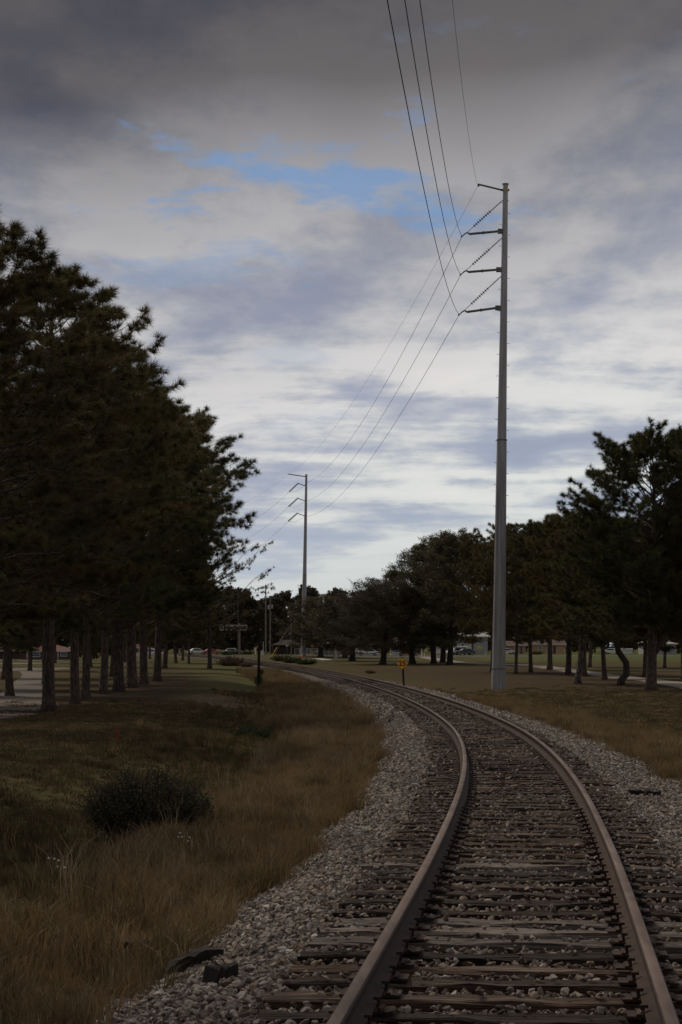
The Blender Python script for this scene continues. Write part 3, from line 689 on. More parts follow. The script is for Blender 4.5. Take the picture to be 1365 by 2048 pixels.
def pine(seed, H, R, cb, nb=52, r0=0.25, prof=None, el=None, needles=40, tufts=8, ln=0.33, w=0.0085, m=None, bark=None, cones=True, **k):
    prof = prof or (lambda s: max(0.12, (0.72 + 0.9 * s) if s < 0.3 else (1 - ((s - 0.3) / 0.7) ** 2.1 * 0.82)))
    el = el or (lambda s: 0.08 + 0.82 * s ** 1.5)
    mb, tips = skeleton(seed, H, R, cb, nb, r0, prof, el, **k); r = np.random.default_rng(seed)
    P = []; D = []; C = []
    for o, e, d in tips:
        for j in range(tufts):
            u = 1.0 if j == 0 else r.uniform(0.25, 1.0); dd = np.array(d) + r.normal(0, 0.45, 3) + (0, 0, 0.35)
            dd /= np.linalg.norm(dd); q = np.array(o) * (1 - u) + np.array(e) * u
            P.append(q + (dd * r.uniform(0.0, 0.22) if j else 0)); D.append(dd)
        if cones and r.random() < 0.10: C.append(np.array(e) + r.normal(0, .05, 3) - (0, 0, .05))
    me = needle_mesh('crown', np.array(P), np.array(D), needles, ln, w, m or M['needle'], r)
    t = tree_obj('pine_tree', mb, bark or M['pinebark'], me, 'pine')
    if C:
        V = []; F = []
        for c in C:
            b = len(V); s = 0.055
            V += [tuple(c + np.array(p) * s) for p in ((1, 0, 0), (0, 1, 0), (-1, 0, 0), (0, -1, 0), (0, 0, 1.5), (0, 0, -1.3))]
            F += [(b, b + 1, b + 4), (b + 1, b + 2, b + 4), (b + 2, b + 3, b + 4), (b + 3, b, b + 4), (b + 1, b, b + 5), (b + 2, b + 1, b + 5), (b + 3, b + 2, b + 5), (b, b + 3, b + 5)]
        o = link('pine_cones', mesh_np('pine_cones', np.array(V), np.array(F), [M['woodd']]), t); o['kind'] = 'stuff'
    return t
def oak(seed, H, R, cb, nb=34, r0=0.3, prof=None, el=None, leaves=20, clumps=4, rad=0.42, l=0.15, m=None, bark=None, name='oak_tree', twigs=0, **k):
    prof = prof or (lambda s: max(0.3, math.sin(math.pi * (0.28 + 0.62 * s)) ** 0.7)); el = el or (lambda s: 0.1 + 1.0 * s)
    mb, tips = skeleton(seed, H, R, cb, nb, r0, prof, el, **k); r = np.random.default_rng(seed); P = []
    for o, e, d in tips:
        for j in range(clumps):
            u = r.uniform(0.35, 1.1); P.append(np.array(o) * (1 - u) + np.array(e) * u + r.normal(0, 0.16, 3))
        if twigs and r.random() < twigs:
            for q in range(3):
                v = Vector(d) + Vector(r.normal(0, .5, 3)) + Vector((0, 0, .7)); v.normalize(); mb.tube([e, e + v * 0.5, e + v * r.uniform(.8, 1.3)], [0.02, 0.014, 0.005], 3, False)
    me = leaf_mesh('crown', np.array(P), leaves, rad, l, m or M['leafo'], r)
    return tree_obj(name, mb, bark or M['oakbark'], me, 'tree')
USED = set(); HGT = {}; NOSLIM = []
def plant(proto, p, label, group=None, s=1.0, rz=None, sz=None, top=None):
    """the first planting moves the tree itself, later ones copy it with its parts"""
    if top:
        sz = (pxz(top, p[1]) - p[2]) / HGT[proto.name]; s = max(s, sz)
    if proto.name in USED: o = copy_tree(proto)
    else: o = proto
    USED.add(proto.name)
    o.location = (p[0], p[1], p[2] - 0.03); o.rotation_euler = (random.uniform(-.025, .025), random.uniform(-.03, .03), random.uniform(0, 6.28) if rz is None else rz); o.scale = (s, s, sz or s)
    if proto.name.startswith('pine'):
        k_ = random.uniform(0.72, 1.05)
        for c_ in o.children:
            if c_.name.startswith('trunk'): c_.scale = (k_, k_, 1) if proto not in NOSLIM else (1, 1, 1)
    o['label'] = label
    if group: o['group'] = group
    elif 'group' in o: del o['group']
    return o

def tall(t): HGT[t.name] = max(v.co.z for c in t.children if c.name.startswith('crown') for v in c.data.vertices); return t
G1 = 'pines in a row along the lawn'
pA = pine(1, 16.0, 4.5, 0.26, nb=84, r0=0.25)
pB = pine(2, 15.6, 4.7, 0.28, nb=80, r0=0.24)
pC = pine(3, 15.0, 4.9, 0.21, nb=82, r0=0.24, m=M['needleb'])
row = [(pB, (-75, 1462), 'pine at the left edge, nearest of the row, only its boughs in view', 0.84), 
       (pA, (98, 1422), 'thick-trunked pine beside the footpath, nearest full trunk on the lawn', 0.96),
       (pC, (150, 1408), 'second pine of the lawn row, leaning trunk just behind the nearest', 0.96),
       (pB, (172, 1398), 'third pine of the lawn row, trunk touching the second one', 0.93),
       (pA, (207, 1388), 'fourth pine of the lawn row, slender straight trunk', 0.94),
       (pC, (238, 1382), 'fifth pine of the lawn row, flared trunk foot', 1.02),
       (pB, (264, 1376), 'sixth pine of the lawn row, leaning slightly behind the fifth', 1.08),
       (pA, (288, 1369), 'seventh pine of the lawn row, narrow trunk before the stout one', 1.1),
       (pC, (315, 1363), 'stout pine with wide flared foot ending the lawn row, right of the others', 1.2)]
rzs = [0.4, 2.0, 4.1, 5.3, 0.9, 3.2, 1.7, 4.6, 2.6]
for (pr, px, lb, s), a in zip(row, rzs): plant(pr, at(*px), lb, G1, s * 1.13, a, s)
G2 = 'pines behind the row on the left'
back = [(-60, 66), (-190, 78), (20, 96), (-70, 112), (90, 128), (10, 150), (150, 150), (225, 160), (290, 178), (60, 190), (330, 205), (180, 215), (110, 250), (250, 260)]
names2 = ['pine deep in shade behind the left row, above the footpath', 'pine behind the left row near the picture edge', 'pine behind the second lawn trunk, hidden in the grove']
for i, (px, Y) in enumerate(back):
    p = onY(px, Y); plant((pA, pB, pC)[i % 3], p, 'shaded pine in the dark grove behind the lawn row of pines', G2, random.uniform(0.95, 1.1), sz=random.uniform(0.66, 0.86))
pO = pine(8, 12.5, 5.2, 0.30, nb=40, r0=0.24, asym=(0.0, 0.45), subs=(5, 7), tufts=6, el=lambda s: 0.0 + 0.9 * s ** 1.5)
plant(pO, onY(420, 205), 'pine with long open boughs reaching right towards the far pole', None, 1.0, 0.0)
plant(pC, onY(352, 245), 'dark pine beyond the stout one, trunk half hidden', None, 0.85)
plant(pO, onY(366, 270), 'leaning reddish-trunked pine far down the lawn', None, 0.9, 2.6)
plant(pB, onY(378, 236), 'slim dark pine at the far end of the lawn by the ballast', None, 0.82)
plant(pA, onY(300, 300), 'far pine closing the left grove behind the parked cars', None, 0.85)

for i, (x_, y_, lb) in enumerate([(-12.5, 34, 'pine of the lawn row standing just out of the picture on the left'), (-11.0, 18, 'pine of the lawn row beside the viewer on the left'), (-16.5, 47, 'pine behind the lawn row out of the picture on the left'), (-11.5, 1, 'pine of the lawn row level with the viewer')]):  # unseen pines, added to shade the lawn and foreground on the left
    plant((pA, pB, pC)[i % 3], (x_, y_, float(ground_z(x_, y_))), lb, G1, 1.0)

# right-hand side
bushy = lambda s: max(0.3, math.sin(math.pi * (0.22 + 0.66 * s)) ** 0.6)
rA = pine(21, 10.2, 4.6, 0.30, nb=74, r0=0.24, prof=bushy, el=lambda s: 0.10 + 0.95 * s, m=M['needleb'], cones=False, needles=32, w=0.011)
rB = pine(22, 12.2, 4.9, 0.29, nb=76, r0=0.21, prof=bushy, el=lambda s: 0.08 + 0.95 * s, cones=False, needles=32, w=0.011)
rBig = pine(23, 13.9, 4.9, 0.25, nb=96, r0=0.31, prof=lambda s: 0.9 if s < 0.4 else max(0.4, 1.0 - ((s - 0.4) / 0.6) ** 3 * 0.6), el=lambda s: 0.0 + 0.95 * s, m=M['needleb'],
            fork=(0.15, (0.55, 0.1, 0.75), 6.5), subs=(8, 12), tufts=9, needles=34, w=0.011)
def sbend(t): return (0.55 * math.exp(-((t - 0.13) / 0.09) ** 2) - 0.25 * sst(0.1, 0.4, t) , 0.2 * t)
rS = pine(24, 9.6, 4.3, 0.29, nb=66, r0=0.23, prof=bushy, el=lambda s: 0.10 + 0.95 * s, bend=lambda t: tuple(float(q) for q in sbend(t)), m=M['needleb'], cones=False, needles=32, w=0.011)
rP = pine(25, 9.8, 4.4, 0.29, nb=66, r0=0.22, prof=bushy, el=lambda s: 0.10 + 0.95 * s, bark=M['palebark'], bend=lambda t: (1.6 * t - 1.2 * t * t, 0.3 * t), cones=False, needles=32, w=0.011)
for t_ in (rA, rB, rBig, rS, rP): tall(t_)
NOSLIM += [rBig, rS, rP]
plant(rBig, at(1303, 1381), 'tall pine with forked trunk at the right edge, highest on that side', None, 1.0, 0.0, top=835)
plant(rS, at(1240, 1371), 'small pine with crooked S-shaped trunk left of the forked one', None, 1.0, 0.0, top=1012)
plant(rP, at(1156, 1368), 'pine with pale peeling bark on a leaning trunk', None, 1.0, 0.0, top=1008)
plant(rA, at(1137, 1350), 'dark pine with broad flared trunk right behind the peeling one', None, 1.18, 0.5, top=1012)
plant(rA, at(1168, 1351), 'slim dark pine just behind the peeling trunk', None, 0.95, 2.4, top=1030)
plant(rB, at(1032, 1348), 'pine on the lawn just right of the near steel pole', None, 0.95, 1.0, top=1036)
plant(rB, at(1062, 1345), 'slender pine second to the right of the steel pole', None, 0.98, 3.6, top=1040)
plant(rB, at(984, 1344), 'pine half hidden behind the near steel pole', None, 0.85, 5.0, top=1052)
plant(rA, onY(1390, 118), 'pine past the right edge, its boughs overlapping the forked one', None, 1.05, 3.0, top=960)
GAPL = ['shaded pine behind the crooked trunk, filling the gap beside the path', 'dark pine behind the forked trunk on its left', 'dark pine behind the forked trunk at the picture edge', 'pine deep behind the forked one near the grey house',
        'pine beyond the path left of the peeling trunk', 'pine beyond the path right of the peeling trunk']
for i, (px, Y) in enumerate([(1210, 150), (1290, 165), (1370, 150), (1330, 210), (1100, 200), (1180, 215)]):
    plant((rA, rB)[i % 2], onY(px, Y), GAPL[i], None, top=random.uniform(1040, 1070))
oG = oak(31, 14.6, 5.6, 0.20, nb=60, r0=0.36, leaves=24, clumps=6, l=0.17, rad=0.45)
oK = oak(32, 10.4, 5.6, 0.19, nb=60, r0=0.34, leaves=24, clumps=6, l=0.15, m=M['leafb'], twigs=0.5, rad=0.5, prof=lambda s: max(0.4, math.sin(math.pi * (0.25 + 0.6 * s)) ** 0.5))
oD = oak(33, 9.4, 6.0, 0.24, nb=60, r0=0.36, leaves=24, clumps=6, l=0.16, rad=0.5, prof=lambda s: max(0.4, math.sin(math.pi * (0.28 + 0.58 * s)) ** 0.5))
for t_ in (oG, oK, oD): tall(t_)
plant(oG, at(900, 1330), 'tall oak with massive trunk, foremost of the clump left of the steel pole', None, 1.0, 1.2, top=1050)
plant(oG, at(868, 1327), 'slender oak in the clump left of the steel pole, leftmost trunk', None, 0.93, 3.9, top=1072)
plant(oG, at(886, 1325), 'dark oak squeezed between two trunks left of the steel pole', None, 0.96, 5.4, top=1058)
plant(oD, at(825, 1327), 'straight-trunked oak right behind the orange 25 sign', None, 1.05, 0.3, top=1118)
plant(oK, at(766, 1329), 'round brownish oak with bare twig tips and leaning trunk', None, 1.15, 0.8, top=1148)
plant(oD, at(705, 1322), 'dark spreading oak with thick trunk before the parked sedan', None, 1.15, 2.2, top=1178)
plant(oK, at(690, 1314), 'brown-leaved oak behind the far steel pole and the fence', None, 1.15, 4.2, top=1190)
plant(oD, onY(642, 299), 'dark oak whose boughs hide the middle of the far steel pole', None, 1.12, 5.2, top=1190)

# far wood: every crown one can make out is a tree
fA = oak(41, 13, 5.6, 0.03, nb=40, r0=0.3, leaves=12, clumps=5, rad=0.8, l=0.55, m=M['leafw'], name='woodland_tree', subs=(4, 6))
fB = oak(42, 14.5, 5.0, 0.05, nb=40, r0=0.28, leaves=12, clumps=5, rad=0.8, l=0.55, m=M['leafw'], name='woodland_tree', subs=(4, 6))
k = 0
for Yr, s0 in ((520, 1.0), (575, 1.05), (640, 1.15)):
    x = -260 + (Yr % 7) * 9
    while x < 1640:
        if not (Yr == 520 and (1010 < x < 1160 or 890 < x < 985 or 1210 < x < 1330 or -10 < x < 160)):
            plant((fA, fB)[k % 2], onY(x, Yr + random.uniform(-14, 14)), 'dark tree in the wood closing the background', 'trees of the background wood', s0 * random.uniform(0.82, 1.12)); k += 1
        x += 62 + random.uniform(-14, 14)

for x in range(-280, 1660, 46):
    plant((fA, fB)[(x // 46) % 2], onY(x + random.uniform(-12, 12), 690 + random.uniform(-10, 10)), 'dark tree in the wood closing the background', 'trees of the background wood', 0.85, sz=random.uniform(0.75, 0.95))

# ------------------------------------------------------------------ shrubs and weeds
def shrub(name, seed, R, H, n, leaves, l, m, stem_m, blades=0.0):
    r = np.random.default_rng(seed); mb = MB(); P = []
    for i in range(n):
        a = r.uniform(0, 6.283); q = R * r.random() ** 0.5; lob = 0.95 + 0.09 * math.sin(2.3 * a + seed) + 0.08 * math.sin(5.1 * a); q *= lob; h = H * (1 - 0.38 * (q / R) ** 2) * r.uniform(0.5, 1.0) * lob * (1.25 if r.random() < 0.06 else 1.0)
        b = (0.35 * q * math.cos(a), 0.35 * q * math.sin(a), -0.05); e = (q * math.cos(a), q * math.sin(a), h)
        mb.tube([b, ((b[0] + e[0]) / 2 + r.normal(0, .04), (b[1] + e[1]) / 2 + r.normal(0, .04), h * .55), e], [0.012, 0.008, 0.003], 4, False)
        for u in np.linspace(0.25, 1.0, 6): P.append(np.array(b) * (1 - u) + np.array(e) * u)
    t = empty(name); mb.build('stems', stem_m, t); t.children[0]['kind'] = 'stuff'
    link('foliage', leaf_mesh('foliage', np.array(P), leaves, 0.10 * H / 0.9 + 0.03, l, m, r, 1.0), t)
    return t
sb = shrub('shrub', 51, 0.76, 1.02, 460, 16, 0.034, M['shrub'], M['post']); p = at(285, 1688); sb.location = p
tag(sb, 'dark rounded bush standing alone on the edge of the swale', 'bush')
sg = shrub('shrub', 52, 0.34, 0.62, 90, 16, 0.045, M['shrubg'], M['post']); sg.location = at(372, 1668)
tag(sg, 'small greener bush tucked against the right side of the dark bush', 'bush')
wd = shrub('weed_clump', 53, 1.1, 0.7, 70, 14, 0.09, M['shrubg'], M['weed']); tag(wd, 'weeds', 'weeds')
wb = shrub('weed_clump', 54, 1.2, 0.75, 80, 12, 0.09, M['weed'], M['weed']); tag(wb, 'weeds', 'weeds')
def clump(pr, p, label, s=1.0):
    o = plant(pr, p, label, None, s); o['category'] = 'weeds'
clump(wd, at(506, 1478), 'dark green weeds in the swale bottom left of the tall grass', 0.6)
clump(wd, at(548, 1440), 'low green weed clump in the swale below the sandy patch', 0.6)
clump(wb, at(462, 1332), 'brown weed thicket on the lawn left of the wooden post', 1.5)
clump(wb, at(494, 1334), 'russet weeds just left of the wooden post by the ballast', 0.8)
clump(wd, at(585, 1326), 'dark green weeds by the track below the far pole', 1.2)
clump(wd, at(612, 1329), 'weed clump beside the track right below the orange marker', 1.1)
clump(wb, at(564, 1322), 'brown weeds between the track and the yellow guy guards', 1.2)
clump(wb, at(472, 1309), 'weeds along the crossing below the signal mast', 1.6)
clump(wd, at(455, 1310), 'green weeds left of the signal mast foot', 1.5)
clump(wd, at(494, 1309), 'green weeds right of the signal mast foot', 1.4)
clump(wb, at(741, 1347), 'small weed tuft on the grass beyond the outer rail', 0.45)
clump(wb, at(1075, 1309), 'flower-bed plants before the tan brick house', 1.2)
def flower(p, label, seed):
    r = random.Random(seed); t = empty('wildflower', p); tag(t, label, 'flower')
    st = MB(); hd = MB()
    for i in range(5):
        x, y, h = r.uniform(-.09, .09), r.uniform(-.05, .05), r.uniform(.28, .42); st.tube([(x * .3, y * .3, 0), (x, y, h)], 0.003, 4)
        for q in range(6): a = q * 1.047; hd.box((x + .007 * math.cos(a), y + .007 * math.sin(a), h + .006 * math.sin(a)), (.008, .008, .005), a)
    o = st.build('stems', M['ggrn'], t); o['kind'] = 'stuff'; o = hd.build('petals', M['white'], t); o['kind'] = 'stuff'
flower(at(372, 1735), 'white wildflowers in the grass right of the dark bush', 1)
flower(at(112, 1795), 'small white wildflowers in the dark grass at lower left', 2)

# ------------------------------------------------------------------ steel transmission poles and wires
WP = {}
def disc_mesh(r=0.115, t=0.08):
    return MB().tube([(0, 0, -t / 2), (0, 0, -t * .15), (0, 0, 0), (0, 0, t * .1), (0, 0, t / 2)], [r * .28, r * .4, r, r * .35, r * .28], 10).mesh('disc', M['disc'])
DISC = disc_mesh()
def orient(o, a, b):
    v = Vector(b) - Vector(a); o.rotation_euler = v.to_track_quat('Z', 'Y').to_euler()
def steel_pole(label, base, basepx, toppx, wb, wt, joints, lean):
    root = empty('transmission_pole', base); tag(root, label, 'power pole', 'steel transmission poles')
    S = FPX / base.y                                         # pixels per metre at the pole
    H = (basepx[1] - toppx[1]) / S; root.rotation_euler = (0, lean, 0)
    zs = [0] + [(basepx[1] - j) / S for j in joints] + [H]
    R = lambda z: (wb + (wt - wb) * z / H) / 2 / S
    for i in range(len(zs) - 1):
        a, b = zs[i], zs[i + 1]; g = 0.018 * (len(zs) - 2 - i)
        MB().tube([(0, 0, a - (0.15 if i == 0 else 0.0)), (0, 0, b)], [R(a) + g, R(b) + g], 12).build('shaft', M['galv'], root)
    for z_ in zs[1:-1]: MB().tube([(0, 0, z_ - .03), (0, 0, z_ + .03)], R(z_) + 0.018 * (len(zs) - 2) + .012, 12).build('joint_band', M['galvd'], root)
    MB().tube([(0, 0, H), (0, 0, H + .05)], R(H) + .05, 12).build('cap', M['galvd'], root)
    def loc(x, y):                                           # photo pixel on the pole's plane to pole coordinates
        zz = (basepx[1] - y) / S; ax = basepx[0] + (toppx[0] - basepx[0]) * (basepx[1] - y) / (basepx[1] - toppx[1])
        return Vector(((x - ax) / S, 0, zz))
    return root, loc, S, H, R
b1 = at(997, 1378)
P1, loc1, S1, H1, R1 = steel_pole('tall galvanised steel transmission pole close by, right of the track', b1, (997, 1378), (1011.5, 369), 27, 10, (1338, 880), math.atan2(14.5, 1009))
def rod(parent, name, a, b, r, m, n=8): return MB().tube([a, b], r, n).build(name, m, parent)
# shield-wire arm
arm = rod(P1, 'shield_wire_arm', loc1(1008, 381), loc1(958, 369.5), 0.055, M['galvd'])
MB().box(loc1(957.5, 371), (0.10, 0.08, 0.16)).build('arm_end', M['galvd'], arm)
rod(P1, 'arm_collar', loc1(1003, 380), loc1(1019, 380), 0.07, M['galvd'])
MB().box(loc1(1013, 379) + Vector((0, -R1(H1) - 0.02, 0)), (0.10, 0.02, 0.22)).build('number_plate', M['yellow'], P1)
for i, (yr, ar, al, cl, s0, s1) in enumerate([(463, (998, 462.6), (939, 469), (924.5, 474), (935.5, 465), (1005, 401)),
                                              (540, (995, 539.5), (937, 545), (922, 550.5), (933, 541.5), (1003, 477)),
                                              (617, (993, 616), (934, 625), (918.8, 630.5), (930, 621), (1001, 554))]):
    ins = rod(P1, 'post_insulator', loc1(*ar), loc1(*al), 0.068, M['galvd'], 10)
    rod(ins, 'joint_ring', loc1(*al).lerp(loc1(*ar), 0.46), loc1(*al).lerp(loc1(*ar), 0.50), 0.10, M['galvd'])
    MB().box(loc1(ar[0] + 4, ar[1]), (0.34, 0.22, 0.26)).build('bracket', M['galvd'], P1)
    a = loc1(*al); c = loc1(*cl)
    MB().tube([a, a.lerp(c, .25) + Vector((0, 0, .12)), a.lerp(c, .55) + Vector((0, 0, .11)), c], [.05, .045, .04, .03], 6).build('yoke', M['galvd'], P1)
    MB().tube([c + Vector((-.06, -.22, .0)), c, c + Vector((-.03, .22, -.02))], [.025, .05, .025], 6).build('clamp', M['disc'], P1)
    a, b = loc1(*s0), loc1(*s1); st = rod(P1, 'brace_string', a, b, 0.018, M['galvd'], 6)
    rod(st, 'tie_rod', a.lerp(b, 0.66), a.lerp(b, 0.97), 0.03, M['galvd'], 6)
    for q in range(9):
        o = link('disc', DISC, st); o.location = a.lerp(b, 0.20 + 0.44 * q / 8); orient(o, a, b)
    rod(P1, 'string_lug', b, b + Vector((0.35, 0, 0)), 0.04, M['galvd'], 6)
    WP['c%d' % i] = P1.matrix_basis.copy()
bolt = MB().tube([(0, 0, 0), (0, 0, 0.13)], 0.014, 6).mesh('step_bolt', M['galvd'])
z = 5.5; k = 0
while z < H1 - 1.0:
    sgn = 1 if k % 2 else -1; o = link('step_bolt', bolt, P1); o.location = (sgn * (R1(z) + .01), 0, z); o.rotation_euler = (0, sgn * math.pi / 2, 0); z += 0.62; k += 1
bpy.context.view_layer.update()
def w1(x, y): return P1.matrix_world @ loc1(x, y)

b2 = onY(607, 305); b2y = YH + (CAMZ - b2.z) / 305 * FPX
P2, loc2, S2, H2, R2 = steel_pole('smaller-looking distant steel transmission pole left of the track bend', b2, (607, b2y), (613.2, 949.5), 10.5, 4.2, (1150,), math.atan2(6.2, 363))
rod(P2, 'shield_wire_arm', loc2(613, 953.5), loc2(576, 948.5), 0.07, M['galvd'])
JUMP = []
for i, (rt, tp, en) in enumerate([((611.5, 972), (596.6, 967), (578, 983.5)), ((610.5, 1001.5), (595.6, 997), (577, 1013)), ((609.5, 1031.5), (594.7, 1027), (576, 1042.6))]):
    rod(P2, 'arm', loc2(*rt), loc2(*tp), 0.06, M['galvd'])
    MB().box(loc2(*tp), (0.16, 0.12, 0.22)).build('arm_end', M['galvd'], P2)
    a, b = loc2(*tp), loc2(*en) + Vector((0, 1.1, 0)); st = rod(P2, 'tension_string', a, b, 0.03, M['disc'], 6)
    for q in range(10):
        o = link('disc', DISC, st); o.location = a.lerp(b, 0.12 + 0.80 * q / 9); orient(o, a, b); o.scale = (1.25, 1.25, 1.6)
bpy.context.view_layer.update()
def w2(x, y, dy=0.0): return P2.matrix_world @ (loc2(x, y) + Vector((0, dy, 0)))
def span(a, b, sag, n=40):
    return [a.lerp(b, i / n) - Vector((0, 0, 4 * sag * (i / n) * (1 - i / n))) for i in range(n + 1)]
def back_end(att, x0, Yc, S):
    """next pole behind the viewer: the wire leaves the picture top at pixel x0, seen at distance Yc"""
    X0 = (x0 - 682.5) / FPX * Yc; sl = (att.x - X0) / (att.y - Yc); return Vector((att.x + sl * (-70 - att.y), -70, att.z))
def wire(label, att, x0, Yc, mid, ends, sagB, sagC, r):
    z0 = CAMZ + YH / FPX * Yc; t = (att.y - Yc) / (att.y + 70); sagA = (att.z - z0) / (4 * t * (1 - t))
    pts = span(att, back_end(att, x0, Yc, sagA), sagA)[::-1]
    pts += span(att, mid[0], sagB)[1:]
    pts += mid[1:]
    pts += span(mid[-1], ends, sagC)[1:]
    o = MB().tube(pts, r, 6).build('conductor_wire', M['wire']); tag(o, label, 'wire', 'wires strung between the steel poles')
for i, (lb, cl, x0, Yc, m0, j0, en) in enumerate([
    ('topmost of the three thick conductor wires', (924.5, 474), 840, 51, (615.5, 965), (607, 973), (578, 983.5)),
    ('middle one of the three thick conductor wires', (922, 550.5), 810, 45, (615.5, 1001), (606.5, 1006), (577, 1013)),
    ('lowest of the three thick conductor wires', (918.8, 630.5), 775, 40, (615.5, 1032.5), (606, 1036), (576, 1042.6))]):
    e = w2(*en, 1.1); j = w2(*j0, -0.15); jm = (j + e) / 2 - Vector((0, 0, 0.35))
    wire(lb + ' looping from near pole to far pole', w1(*cl), x0, Yc, [w2(*m0, -0.2), j, jm, e], Vector(((432 - 682.5) / FPX * 470, 470, pxz((1055, 1087, 1118)[i], 470))), 2.6, 2.0, 0.0135)
wire('thin pale shield wire strung highest between the pole tips', w1(956, 373), 905, 62, [w2(576, 949.5)], Vector(((420 - 682.5) / FPX * 470, 470, pxz(1010, 470))), 2.6, 2.0, 0.0075)

# ------------------------------------------------------------------ small things beside the track
def sign25():
    p = onY(806, 122); t = empty('speed_sign', p); tag(t, 'orange diamond speed sign reading 25 on a dark leaning post', 'sign')
    S = FPX / 122; zc = pxz(1327, 122) - p.z; h = 0.34
    MB().tube([(0.08, 0.03, -0.2), (-0.02, 0.03, zc + 0.36)], 0.062, 8).build('post', M['post'], t)
    f = MB().prism([(0, -h), (h, 0), (0, h), (-h, 0)], -0.06, -0.045); o = f.build('panel', M['orange'], t, loc=(-0.03, 0, zc)); fixn(o.data)
    c = bpy.data.curves.new('numerals', 'FONT'); c.body = '25'; c.size = 0.43; c.align_x = 'CENTER'; c.align_y = 'CENTER'; c.extrude = 0.002; c.offset = 0.008
    tmp = bpy.data.objects.new('tmp', c); COL.objects.link(tmp); bpy.context.view_layer.update()
    me = bpy.data.meshes.new_from_object(tmp.evaluated_get(bpy.context.evaluated_depsgraph_get())); bpy.data.objects.remove(tmp)
    me.name = 'numerals'; me.materials.clear(); me.materials.append(M['black'])
    n = link('numerals', me, o); n.location = (0, -0.066, -0.005); n.rotation_euler = (math.pi / 2, 0, 0)
sign25()
def wooden_post():
    p = at(518, 1376); t = empty('wooden_post', p); tag(t, 'dark old wooden post overgrown with vine in the swale', 'post')
    S = FPX / p.y; H = (1376 - 1293) / S
    MB().tube([(-.03, 0, -.2), (0, 0, H * .5), (0.02, 0, H)], [.10, .095, .09], 9).build('post', M['post'], t)
    MB().box((0.02, -0.02, H - .1), (.22, .2, .12)).build('cap_block', M['post'], t)
    r = np.random.default_rng(3); P = [(0.12 + 0.10 * math.sin(u * 9), -0.1, 0.25 + u * 0.95) for u in np.linspace(0, 1, 26)] + [(-0.18, -0.05, 0.3 + .4 * u) for u in np.linspace(0, 1, 8)]
    link('vine', leaf_mesh('vine', np.array(P), 26, 0.17, 0.08, M['shrubg'], r, 1.0), t)
wooden_post()
def stake(p, H, label):
    o = MB().tube([(0, 0, -.1), (0.01, 0, H * .97), (0.012, 0, H)], [.016, .016, .006], 6).build('survey_stake', M['red'], loc=p); o.rotation_euler = (0, 0.04, 0); tag(o, label, 'stake', 'red survey stakes')
p = at(232, 1493); stake(p, 38 / FPX * p.y, 'red survey stake on the near lawn beside the pale stick')
p = at(371, 1375); stake(p, 21 / FPX * p.y, 'red survey stake farther off, right of the stout pine')
a, b = at(268, 1484), at(346, 1497)
o = MB().tube([a + Vector((0, 0, .03)), a.lerp(b, .5) + Vector((0, 0, .045)), b + Vector((0, 0, .03))], [.012, .018, .02], 6).build('fallen_stick', M['kerb']); tag(o, 'long pale stick lying on the lawn right of the red stake', 'stick')
def at_bed(x, y):
    Y = np.linspace(6, 60, 9000); X = (x - 682.5) / FPX * Y; Z = CAMZ - (y - YH) / FPX * Y; d = X - xc(Y)
    g = np.where(np.abs(d) < 3.0, np.maximum(ground_z(X, Y), bed_z(d, Y) + 0.02), ground_z(X, Y)); i = np.argmax(Z <= g); return Vector((X[i], Y[i], g[i]))
def timber(p, L_, W, H, rz, ry, label):
    r = random.Random(label); V = []; F = []; n = 7
    for i in range(n):
        x = -L_ / 2 + L_ * i / (n - 1)
        for a_, b_ in ((-W / 2, 0), (W / 2, 0), (W / 2, H), (-W / 2, H)): V.append((x + (r.uniform(-.08, .08) if i in (0, n - 1) else 0), a_ + r.uniform(-.015, .015), b_ + r.uniform(-.02, .02)))
    for i in range(n - 1):
        for j in range(4): F.append((i * 4 + j, i * 4 + (j + 1) % 4, (i + 1) * 4 + (j + 1) % 4, (i + 1) * 4 + j))
    F += [(3, 2, 1, 0), ((n - 1) * 4, (n - 1) * 4 + 1, (n - 1) * 4 + 2, (n - 1) * 4 + 3)]
    o = link('discarded_sleeper', fixn(MB().add(V, F).mesh('discarded_sleeper', M['post'])), loc=p); o.rotation_euler = (0, ry, rz); tag(o, label, 'timber', 'old timbers dumped beside the ballast')
timber(at_bed(283, 1930) + Vector((0, 0, .10)), 0.30, 0.10, 0.09, 0.35, -0.03, 'short dark timber chunk half sunk in grass, left one of two')
timber(at_bed(386, 1940) + Vector((0, 0, .03)), 0.30, 0.10, 0.08, 0.5, -0.18, 'dark split timber chunk lying at the ballast edge, right one of two')
timber(at_bed(441, 1965) + Vector((0, 0, .01)), 0.10, 0.09, 0.09, 0.9, 0.1, 'small black wood knot lying on the stones beside the split timber')
timber(at_bed(1292, 1592) + Vector((0, 0, .03)), 0.34, 0.07, 0.05, 2.7, 0.0, 'dark broken slat lying on the right-hand ballast')

